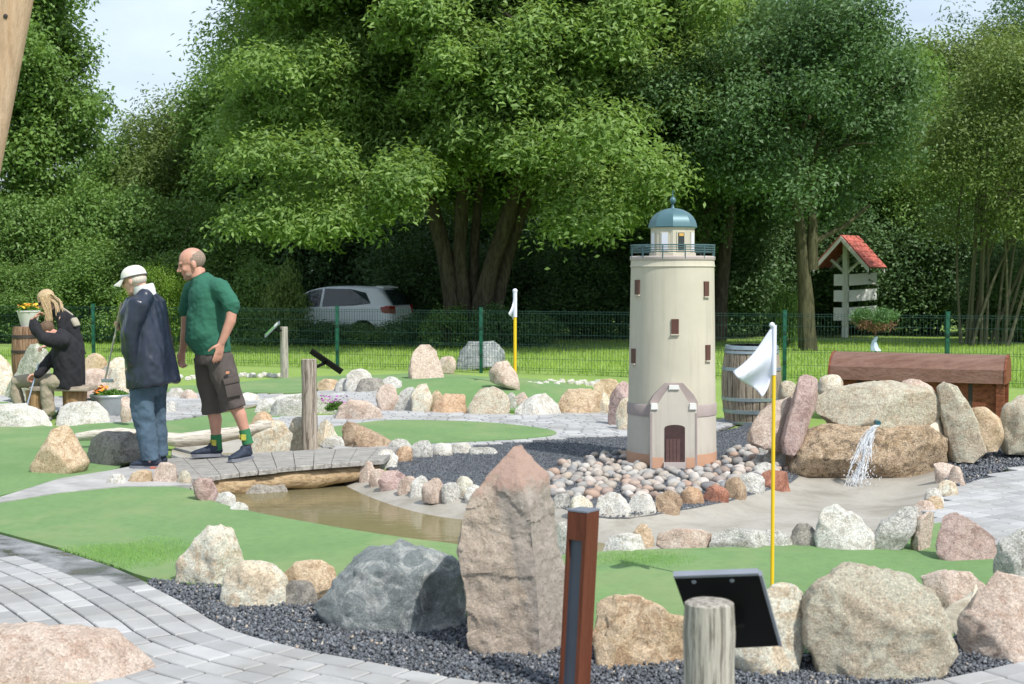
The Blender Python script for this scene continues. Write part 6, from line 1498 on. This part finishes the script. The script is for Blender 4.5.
# --- woman with long blonde hair
def woman():
    Y = g(74, 420).y + .75; a = lambda x, y, dy=0: at(x, y, Y + dy)
    o = a(74, 415); T = thing('person', 'woman with long blonde hair and dark glasses bending forward behind the seated man', 'person', (o.x, Y, 0), 'people on the course')
    yaw = R(188); f = Vector((math.cos(yaw), math.sin(yaw), 0)); sd = Vector((-f.y, f.x, 0))
    mb = MB(); hc = a(46, 300.5); q, Mh = head(mb, hc, R(196), R(30), .96)
    mb.tube([a(59, 313), q(-.03, 0, -.05)], [.055, .05], 12); mb.tube([a(74, 350), a(70, 330), a(62, 316)], [(.12, .09), (.13, .09), (.12, .07)], 14, ell=sd, round_=True)
    for s_ in (-1, 1):
        mb.tube([a(62, 318, s_ * .15), a(60, 338, s_ * .17), a(48, 345, s_ * .14)], [.04, .034, .026], 10, round_=True); hand(mb, a(48.5, 345, s_ * .14), Vector((-1, 0, -.3)), (0, -s_, .2), (0, 0, -1), .9, .6)
        p = a(76, 350, s_ * .09); mb.tube([p, Vector((p.x + .03, p.y, .5)), Vector((p.x + .04, p.y, .08))], [.075, .05, .035], 12, round_=True)
    obj('body', remeshed(mb, .008, 2), M['skinpale'], T); face_bits(T, q, Mh, .96, False)
    mb = MB()
    for k in (-1, 1): mb.ell(q(.088, k * .033, .0), (.012, .030, .022), Mh, 12); mb.tube([q(.08, k * .06, .006), q(.0, k * .084, .006)], .004, 6)
    obj('sunglasses', mb, M['shades'], T)
    mb = MB(); mb.ell(q(-.020, 0, .040), (.105, .088, .090), Mh, 18); hb = remeshed(mb, .009, 1); keep = MB(); keep.V = hb.V; Mi = Mh.inverted()
    keep.F = [t for t in hb.F if all((Mi @ (Vector(hb.V[i]) - q(0, 0, 0))).x < .058 for i in t)]
    for i in range(110): # back of the neck
        p0 = q(rnd.uniform(-.11, -.02), rnd.uniform(-.085, .085), rnd.uniform(-.02, .05)); e = a(rnd.uniform(56, 65), rnd.uniform(311, 319), rnd.uniform(-.13, .10)); keep.tube([p0, p0.lerp(e, .5) + Vector((.03, 0, .035)), e], [.009, .010, .003], 5)
    for i in range(170):
        k = -1 if i % 3 else 1; p0 = q(rnd.uniform(-.07, .05), k * rnd.uniform(.05, .085), rnd.uniform(.0, .07)); e = a(rnd.uniform(46, 54), rnd.uniform(314, 323), -.07 * (1 if k < 0 else -1) * -1 * rnd.uniform(.4, 1.2))
        if k > 0: e = Vector((e.x, Y - .09, e.z))
        mm = p0.lerp(e, .5) + Vector((rnd.uniform(-.01, .02), -.02 * k * 0, .0)); keep.tube([p0, mm, e], [.009, .010, .003], 5)
    obj('hair', keep, M['blonde'], T, fix=False)
    mb = MB(); mb.tube([a(76, 356), a(73, 340), a(69, 326), a(63.5, 317), a(59, 312), a(55.5, 308)], [(.15, .115), (.145, .11), (.165, .12), (.165, .10), (.09, .075), (.068, .062)], 20, ell=sd)
    for s_ in (-1, 1): mb.tube([a(63.5, 317.5, s_ * .13), a(61, 337, s_ * .17), a(50.5, 344.5, s_ * .145)], [.062, .052, .040], 14, round_=True)
    obj('black_top', remeshed(mb, .011, 3, wr(8, .010, (1, 1, 1), 2)), M['blackcloth'], T)
    mb = MB()
    for s_ in (-1, 1): p = a(76, 350, s_ * .09); mb.tube([p, Vector((p.x + .03, p.y, .5)), Vector((p.x + .04, p.y, .05))], [.10, .075, .06], 14, round_=True)
    obj('trousers', remeshed(mb, .012, 2), M['blackcloth'], T)
    h = a(78, 415); 
    for s_ in (-1, 1): shoe(T, (h.x, h.y + s_ * .09, 0), (h.x - .2, h.y + s_ * .10, 0), .0, mat='blackcloth')
    mb = MB(); mb.box(a(75.5, 322, -.06), (.05, .16, .11), Matrix.Rotation(R(-25), 3, 'Y'), .025); mb.tube([a(73, 315, -.15), a(63, 308, -.12), a(58, 312, .02)], .008, 6)
    tag(obj('shoulder_bag', mb, M['bag'], loc=tuple(a(75.5, 321, -.1))), 'small beige shoulder bag on the bending woman\'s back', 'bag')
woman()
# ------------------------------------------------------------------ trees and bushes
def clumps(c, r, n, rr, shell=.55, seed=0, low=-1.0, rough=.25):
    k = np.random.default_rng(seed); out = []
    while len(out) < n:
        d = k.normal(size=3); d /= np.linalg.norm(d)
        if d[2] < low: continue
        q = shell + (1 - shell) * k.random() ** .6
        q *= 1 + rough * noise.noise(Vector(d * 2.2) + Vector((seed, 0, 0)))
        out.append((np.array(c) + d * np.array(r) * q, k.uniform(*rr)))
    return out
def leafcloud(cl, per, L, Wd, flat=.6, seed=0, up=.7, droop=0, ctr=None):
    k = np.random.default_rng(seed + 99); Ps = []; Ns = []
    for c, r in cl:
        n = int(per * (r ** 1.6)); d = k.normal(size=(n, 3)); d /= np.linalg.norm(d, axis=1)[:, None]
        q = k.random((n, 1)) ** .5 * k.choice([1, 1, 1, 1.18], (n, 1)); P = d * r * q; P[:, 2] *= flat
        ax_ = k.normal(size=3); ax_[2] *= .4; ax_ /= np.linalg.norm(ax_); P += ax_ * (P @ ax_)[:, None] * k.uniform(.1, .7); P += k.normal(size=(n, 3)) * r * .14
        if droop: P[:, 2] -= droop * (P[:, 0] ** 2 + P[:, 1] ** 2) / r
        Ps.append(P + c); Ns.append(d * .5 + np.array([0, 0, up]) + k.normal(size=(n, 3)) * .45)
    return np.concatenate(Ps), np.concatenate(Ns)
def trunk_part(T, P, r, mat='bark', n=12, wob=.2, name='trunk'):
    mb = MB(); mb.tube(P, r, n, wob=wob); return obj(name, mb, M[mat], T)
def curve3(a, b, bend, n=7):
    a, b, bend = Vector(a), Vector(b), Vector(bend); return [a.lerp(b, i / n) + bend * math.sin(math.pi * i / n) for i in range(n + 1)]

# the big ash
YA = 33.0; p = at(474, 347, YA); AX = p.x
ASH = thing('ash_tree', 'huge light green many-stemmed tree in the middle behind the fence', 'tree', (AX, YA, 0), 'trees behind the fence')
mb = MB()
for pts, r0, r1 in (([(455,345),(452,300),(446,262),(436,222),(425,180),(405,120)], .24, .12), ([(468,345),(464,300),(460,255),(462,205),(470,140),(474,60)], .20, .11), ([(478,345),(482,305),(492,262),(505,225),(517,185),(540,110)], .25, .13),
                    ([(488,345),(496,300),(507,255),(518,220),(533,180),(580,110)], .23, .11), ([(472,345),(473,300),(474,250),(478,200),(490,120)], .15, .08), ([(462,345),(455,300),(447,270),(441,240),(430,215)], .22, .12)):
    off = rnd.uniform(-.35, .35); P = [at(x, y, YA + off * min(1, i / 2)) for i, (x, y) in enumerate(pts)]; mb.tube(P, [r0 + (r1 - r0) * i / (len(P) - 1) for i in range(len(P))], 12, wob=.25)
for i in range(16):
    a0 = Vector((AX + rnd.uniform(-1.2, 1.2), YA + rnd.uniform(-.4, .4), rnd.uniform(4, 6.5))); an = rnd.uniform(0, 6.28); e = Vector((AX + 4.6 * math.cos(an), YA + 3.8 * math.sin(an), rnd.uniform(4.5, 9.5))); P = curve3(a0, e, (0, 0, .7)); mb.tube(P, [.13 - .015 * j for j in range(8)], 7)
obj('trunk', mb, M['bark'], ASH)
cl = clumps((AX - .9, YA, 7.6), (5.6, 4.6, 4.9), 280, (.35, .95), .5, 3, -.78) + clumps((AX + 2.6, YA - .3, 7.2), (3.4, 3.8, 4.4), 140, (.35, .95), .5, 4, -.75)
def row(lst, Y0, r): return [(np.array(at(x, y, Y0 + rnd.uniform(-1.5, 1.2))), rnd.uniform(*r)) for x, y in lst]
cl += row([(250,215),(280,200),(262,150),(300,225),(330,215),(345,180),(318,150),(385,195),(405,165),(440,170),(490,180),(470,205),(505,215),(535,195),(560,170),(590,175),(610,205),(640,200),(655,170),(600,130),(340,110),(240,90),(262,60),(290,240),(318,243),(540,225),(575,215),(450,130),(520,140),(370,235)], YA - 3.2, (.65, 1.0))
cl = [(c, r) for c, r in cl if c[2] > 2.6]
cl += clumps((AX - .6, YA + .5, 7.2), (4.6, 3.4, 4.0), 70, (.9, 1.3), .2, 8, -.8)
def okc(c, r):
    px = 512 + c[0] / c[1] * F; py = 276 - (c[2] - CH) / c[1] * F; rp = r * F / c[1]
    if px - rp * .8 < (228 if py < 110 else 212): return False
    return not (425 < px < 545 and py > 170 and c[1] < YA + 1.2)
cl = [q_ for q_ in cl if okc(*q_)] + row([(440,175),(470,160),(500,170),(530,165),(455,195),(490,190),(520,190)], YA + 2.6, (.7, 1.0))
P, N_ = leafcloud(cl, 1900, .2, .09, .62, 3, .7, .25); foliage('crown', P, N_, .155, .06, M['ash'], ASH)
NL = [len(P)]

def tree(name, label, base, trunk, crown, per, L, Wd, mat, tmat='bark', seed=1, flat=.65, rr=(.6, 1.1), stems=1, shell=.5, group='trees behind the fence', low=-.85, extra=None, tr=.18, rough=.3):
    T = thing(name, label, 'tree', base, group); bx, by, _ = base; mb = MB(); k = random.Random(seed)
    for s in range(stems):
        e = Vector((crown[0][0] + k.uniform(-.6, .6) * crown[1][0] * (.3 if stems == 1 else 1), crown[0][1] + k.uniform(-.3, .3) * crown[1][1], crown[0][2] + k.uniform(-.1, .5) * crown[1][2]))
        b0 = Vector((bx + k.uniform(-.5, .5) * (stems > 1), by + k.uniform(-.3, .3) * (stems > 1), -.1)); m_ = Vector((k.uniform(-.3, .3), 0, .3)); pp = curve3(b0, e, m_)
        mb.tube(pp, [tr * (1 - .085 * i) * (1.25 if i == 0 else 1) for i in range(8)], 10, wob=.25)
    for i in range(9):
        a0 = Vector((bx, by, 0)).lerp(Vector(crown[0]), k.uniform(.55, .95)); an = k.uniform(0, 6.28); e = Vector((crown[0][0] + crown[1][0] * .8 * math.cos(an), crown[0][1] + crown[1][1] * .8 * math.sin(an), crown[0][2] + k.uniform(-.4, .7) * crown[1][2])); pp = curve3(a0, e, (0, 0, .25)); mb.tube(pp, [tr * .42 * (1 - .11 * j) for j in range(8)], 6)
    if extra:
        for pts, r0, r1 in extra: mb.tube(pts, [r0 + (r1 - r0) * i / (len(pts) - 1) for i in range(len(pts))], 12, wob=.3)
    obj('trunk', mb, M[tmat], T)
    vol = crown[1][0] * crown[1][1] * crown[1][2]
    cl = clumps(crown[0], crown[1], int(26 + 3.2 * vol), rr, shell, seed, low, rough)
    P, N_ = leafcloud(cl, per * 2.4, L, Wd, max(flat, .75), seed, .6); NL[0] += len(P); foliage('crown', P, N_, L * .66, Wd * .66, M[mat], T); return T
b = at(808, 353, 31.0); DX = b.x
ex = [([Vector((DX, 31, -.05)), Vector((DX - .05, 31, .6)), at(806, 300, 31), at(803, 262, 31), at(800, 225, 31), at(792, 180, 31)], .21, .09), ([at(812, 270, 31), at(812, 240, 31), at(813, 205, 31), at(818, 150, 31)], .13, .08), ([at(813, 245, 31), at(822, 238, 31), at(845, 226, 31), at(870, 205, 31)], .07, .04)]
tree('dark_tree', 'dark green round tree on a mossy trunk right of the lighthouse', (DX, 31, 0), None, ((DX - .2, 31, 5.3), (2.75, 2.4, 2.55)), 640, .17, .085, 'dk', 'mossbark', 12, .7, (.5, .85), 0, .5, extra=ex, tr=.12, low=-.9)
tree('dark_tree', 'dark green tree merging behind the right side of the big ash', (4.6, 35.5, 0), None, ((4.6, 35.5, 5.6), (3.2, 2.4, 3.6)), 430, .2, .10, 'dk', 'bark', 15, .7, (.6, 1.0), 2)
tree('willow_tree', 'olive green bushy tree with fanning bare stems at the right edge', (11.0, 33.2, 0), None, ((11.9, 33.0, 4.2), (2.5, 2.0, 2.7)), 480, .17, .07, 'olive', 'stems', 18, .75, (.5, .9), 16, .45, tr=.04)
tree('willow_tree', 'mid green bushy tree filling the gap between the dark tree and the right edge', (10.2, 41.5, 0), None, ((10.6, 41, 5.0), (2.8, 2.0, 3.4)), 430, .18, .08, 'mid', 'stems', 21, .75, (.5, .9), 9, .45, tr=.05)
tree('background_tree', 'darker tree top rising behind the red-roofed signpost', (11.6, 46, 0), None, ((11.8, 46, 5.9), (3.2, 2.6, 3.1)), 330, .24, .12, 'mid', 'bark', 23, .7, (.7, 1.1), 1)
tree('background_tree', 'brownish green tree top at the skyline near the right edge', (15.0, 47, 0), None, ((15.2, 47, 6.2), (3.0, 2.6, 3.2)), 330, .24, .11, 'olive', 'bark', 24, .7, (.7, 1.1), 1)
tree('background_tree', 'sparse tall tree with airy twigs in the top right corner', (17.4, 48, 0), None, ((17.4, 48, 9.0), (2.3, 2.0, 3.0)), 130, .24, .10, 'dk', 'bark', 25, .9, (.5, .8), 1, .3, rough=.6)
tree('background_tree', 'dark filler tree behind the right half of the big ash', (7.4, 41, 0), None, ((7.4, 41, 5.6), (3.2, 2.4, 3.9)), 330, .24, .12, 'dk', 'bark', 26, .7, (.7, 1.1), 1)
tree('maple_tree', 'tall dark green tree at the left edge behind the leaning timber', (-13.6, 39, 0), None, ((-14.2, 39, 7.2), (2.8, 2.6, 5.2)), 430, .23, .13, 'mid', 'bark', 31, .55, (.55, .95), 2, .45, rough=.35)
tree('background_tree', 'olive tree at the skyline left of the big ash', (-9.6, 45, 0), None, ((-9.3, 45, 4.3), (3.0, 2.4, 3.1)), 360, .22, .10, 'olive', 'bark', 33, .7, (.6, 1.0), 1)
tree('background_tree', 'small dark tree low on the skyline between maple and olive tree', (-12.4, 47, 0), None, ((-12.4, 47, 4.0), (2.4, 2.0, 2.6)), 330, .22, .11, 'mid', 'bark', 34, .7, (.6, 1.0), 1)
tree('background_tree', 'deep green tree behind the left half of the big ash', (-5.6, 42, 0), None, ((-5.8, 42, 5.2), (3.6, 2.6, 3.9)), 330, .24, .12, 'mid', 'bark', 36, .7, (.7, 1.1), 1)

# hedge bushes: three meshes, copied
def bush_mesh(mat, seed, tall):
    w, h = (1.9, 3.8) if tall else (1.0, 1.0)
    if tall: cl = clumps((0, 0, h * .45), (w * .85, w * .7, h * .50), 75, (.38, .72), .5, seed, -.9, .3); P, N_ = leafcloud(cl, 820, .15, .08, .85, seed, .4); L, Wd = .11, .057
    else: cl = clumps((0, 0, .42), (.82, .7, .5), 40, (.18, .34), .45, seed, -.7, .35); P, N_ = leafcloud(cl, 1500, .1, .05, .85, seed, .4); L, Wd = .085, .042
    P[:, 2] = np.abs(P[:, 2]); V, Fc = leafquads(P, N_, L, Wd); o = fastmesh('foliage', V, Fc, M[mat]); COL.objects.unlink(o); me = o.data; bpy.data.objects.remove(o); return me
def stem_mesh(seed):
    mb = MB(); k = random.Random(seed)
    for i in range(7): an = k.uniform(0, 6.28); mb.tube(curve3((0.1 * math.cos(an), .1 * math.sin(an), 0), (.6 * math.cos(an), .5 * math.sin(an), k.uniform(.5, .8)), (0, 0, .1), 4), [.03, .026, .02, .014, .008], 5)
    return mesh_of('stems', mb.V, mb.F, M['stems'])
BM_ = {(k, t): bush_mesh(k, s + t, t) for t in (0, 1) for k, s in (('hedge', 41), ('mid', 42), ('dk', 43), ('olive', 44), ('fresh', 46))}; ST_ = [stem_mesh(3), stem_mesh(4)]
def bush(label, x, y, w, h, kind, group='hedge bushes behind the fence', name='bush'):
    T = thing(name, label, 'bush', (x, y, 0), group); T.rotation_euler.z = rnd.uniform(0, 6.28)
    tall = int(h > 1.8); sc = (w / 1.9, w / 1.9, h / 3.8) if tall else (w, w, h)
    for nm, me in (('foliage', BM_[(kind, tall)]), ('stems', rnd.choice(ST_))):
        c = bpy.data.objects.new(nm, me); COL.objects.link(c); c.parent = T; c.scale = sc if nm == 'foliage' else (w, w, h)
LB = 'dense green bush of the tall leafy hedge at the left behind the fence'
for x, y, w, h, kd in ((-16.2, 37.5, 2.0, 3.9, 'hedge'), (-14.2, 37, 1.9, 3.5, 'mid'), (-12.5, 36.6, 1.9, 3.7, 'hedge'), (-10.9, 37.2, 2.0, 4.1, 'mid'), (-9.3, 36.6, 1.9, 3.9, 'hedge'), (-7.7, 37.4, 1.8, 3.5, 'mid'), (-13.3, 35.4, 1.5, 2.3, 'mid'), (-10.1, 35.2, 1.6, 2.5, 'mid'), (-8.2, 35, 1.5, 2.2, 'hedge'), (-11.8, 35, 1.4, 2.0, 'hedge')): bush(LB, x, y, w, h, kd)
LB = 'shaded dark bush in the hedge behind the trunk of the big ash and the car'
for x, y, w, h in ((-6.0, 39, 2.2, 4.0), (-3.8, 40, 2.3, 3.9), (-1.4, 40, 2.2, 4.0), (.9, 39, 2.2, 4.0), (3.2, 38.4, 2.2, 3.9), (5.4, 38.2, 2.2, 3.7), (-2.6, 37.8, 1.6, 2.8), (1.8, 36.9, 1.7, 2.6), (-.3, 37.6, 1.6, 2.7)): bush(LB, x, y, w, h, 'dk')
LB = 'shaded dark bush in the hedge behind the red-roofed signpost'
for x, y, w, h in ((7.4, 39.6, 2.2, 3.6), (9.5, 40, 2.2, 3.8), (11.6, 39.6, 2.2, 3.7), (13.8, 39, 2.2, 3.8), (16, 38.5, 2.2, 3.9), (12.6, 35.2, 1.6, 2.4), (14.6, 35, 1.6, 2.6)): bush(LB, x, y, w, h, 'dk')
LB = 'low scrubby bush at the foot of the car and the big ash'
for x, y, w, h in ((-5.7, 33.4, 1.0, 1.0), (-4.5, 33.2, 1.0, .55), (-3.4, 33.4, 1.0, .5), (-2.3, 33.2, .9, .7), (-1.4, 32.4, .8, .9), (-.4, 32.2, .8, .95), (.4, 32.6, .8, .8), (-6.3, 34.2, 1.2, 1.7), (-6.2, 35.6, 1.0, 2.0)): bush(LB, x, y, w, h, rnd.choice(('hedge', 'dk')), 'low scrub along the lawn')
bush('fresh light green sapling bush rising between the two standing men', at(150, 300, 30).x, 30.5, .85, 1.9, 'fresh', None, 'sapling')
bush('small bright bush beside the trunk of the dark tree', at(788, 320, 32.5).x, 32.6, .5, 1.3, 'mid', None)
bush('pale drooping twig bush by the car\'s nose', at(286, 300, 33).x, 33, .6, 1.7, 'olive', None)

# far wood, one mass
k = np.random.default_rng(5); n = 46000
P = np.stack([k.uniform(-48, 48, n), k.uniform(54, 60, n), k.random(n) ** .8], 1); topz = np.array([5.4 + 1.4 * noise.noise(Vector((x * .23, 3.1, 0))) + .7 * noise.noise(Vector((x * .9, 1, 0))) for x in P[:, 0]]); P[:, 2] *= topz
tag(foliage('woodland', P, k.normal(size=(n, 3)) + np.array([0, -.5, .6]), .5, .26, M['hedge']), kind='stuff')

# grass tufts on the lawn near the fence and at the hedge foot
def blades(name, X, Y, h, w, mat):
    n = len(X); a = rng.uniform(0, 6.28, n); hh = h * rng.uniform(.5, 1.2, n); lx_, ly_ = rng.normal(size=n) * .4, rng.normal(size=n) * .4
    Z = hgt(X, Y); c, s = np.cos(a) * w / 2, np.sin(a) * w / 2
    V = np.stack([np.stack([X - c, Y - s, Z - .012], 1), np.stack([X + c, Y + s, Z - .012], 1), np.stack([X + lx_ * hh, Y + ly_ * hh, Z + hh], 1)], 1).reshape(-1, 3)
    return fastmesh(name, V, np.arange(3 * n).reshape(-1, 3), mat)
n = 60000; t = rng.random(n); Xg = rng.uniform(-11, 12, n); Yg = 20.6 + t ** 1.4 * 15; fy = fp0.y + (Xg - fp0.x) / (fp1.x - fp0.x) * (fp1.y - fp0.y); ok = Yg > fy + .05
tag(blades('grass', Xg[ok], Yg[ok], .075, .014, leafmat('lawn_blades', (.18,.31,.04), (.32,.46,.08), .3)), kind='stuff')
MBL = leafmat('turf_blades', (.21,.39,.12), (.29,.47,.16), .3)
TP = smooth_poly(polyw([(-60,520),(0,536),(60,552),(110,568),(148,582),(215,591),(300,602),(560,602),(700,650),(860,655),(700,552),(560,562),(455,548),(250,515),(150,490),(0,505)]), 2); TFX = (np.array([v.x for v in TP]), np.array([v.y for v in TP]))
for c0, sx, sy, n in ((g(125, 556), .42, .40, 9000), (g(640, 562), .30, .22, 3000)):
    X = c0.x + rng.normal(size=n) * sx * .6; Y = c0.y + rng.normal(size=n) * sy * .6; r2 = np.array([noise.noise(Vector((a * 3, b * 3, 0))) for a, b in zip(X, Y)]); ok = (np.hypot((X - c0.x) / sx, (Y - c0.y) / sy) + r2 * .5 < 1.1) & inside(TFX[0], TFX[1], X, Y)
    o = blades('rough_turf_blades', X[ok], Y[ok], .009, .004, MBL); o.location.z = .022; tag(o, kind='stuff')

# ------------------------------------------------------------------ light and sky
sv = Vector((.50, -.58, .98)).normalized()
w = bpy.data.worlds.new('World'); S.world = w; w.use_nodes = True; nt = w.node_tree; bg = nt.nodes['Background']
sk = nt.nodes.new('ShaderNodeTexSky'); sk.sky_type = 'NISHITA'; sk.sun_disc = False; sk.sun_elevation = math.asin(sv.z); sk.sun_rotation = math.atan2(sv.x, sv.y); sk.dust_density = 2.0; sk.ozone_density = 1.0; sk.air_density = 1.0
tc = nt.nodes.new('ShaderNodeTexCoord'); mp = nt.nodes.new('ShaderNodeMapping'); mp.inputs['Scale'].default_value = (1, 1, 3.2); mp.inputs['Location'].default_value = (.4, .2, .1); nt.links.new(tc.outputs['Generated'], mp.inputs[0])
n = ntex(nt, mp.outputs[0], 2.2, 7, .55, .4)
cl_ = ramp(nt, n, [(.36, (.30,) * 3), (.60, (.92,) * 3)]); c = mixc(nt, cl_, sk.outputs[0], (6.5, 7.5, 8.6)); nt.links.new(c, bg.inputs[0]); bg.inputs[1].default_value = .128
ld = bpy.data.lights.new('sun', 'SUN'); ld.energy = 4.3; ld.angle = R(.53); ld.color = (1, .955, .88); lo = bpy.data.objects.new('sun', ld); COL.objects.link(lo); lo.rotation_euler = sv.to_track_quat('Z', 'Y').to_euler(); lo.location = sv * 30
S.view_settings.view_transform = 'Standard'; S.view_settings.look = 'None'; S.view_settings.gamma = 1; S.view_settings.use_curve_mapping = False; S.view_settings.exposure = .16
S.render.engine = 'CYCLES'; S.cycles.max_bounces = 8; S.cycles.transparent_max_bounces = 12; S.cycles.diffuse_bounces = 4; S.cycles.glossy_bounces = 3
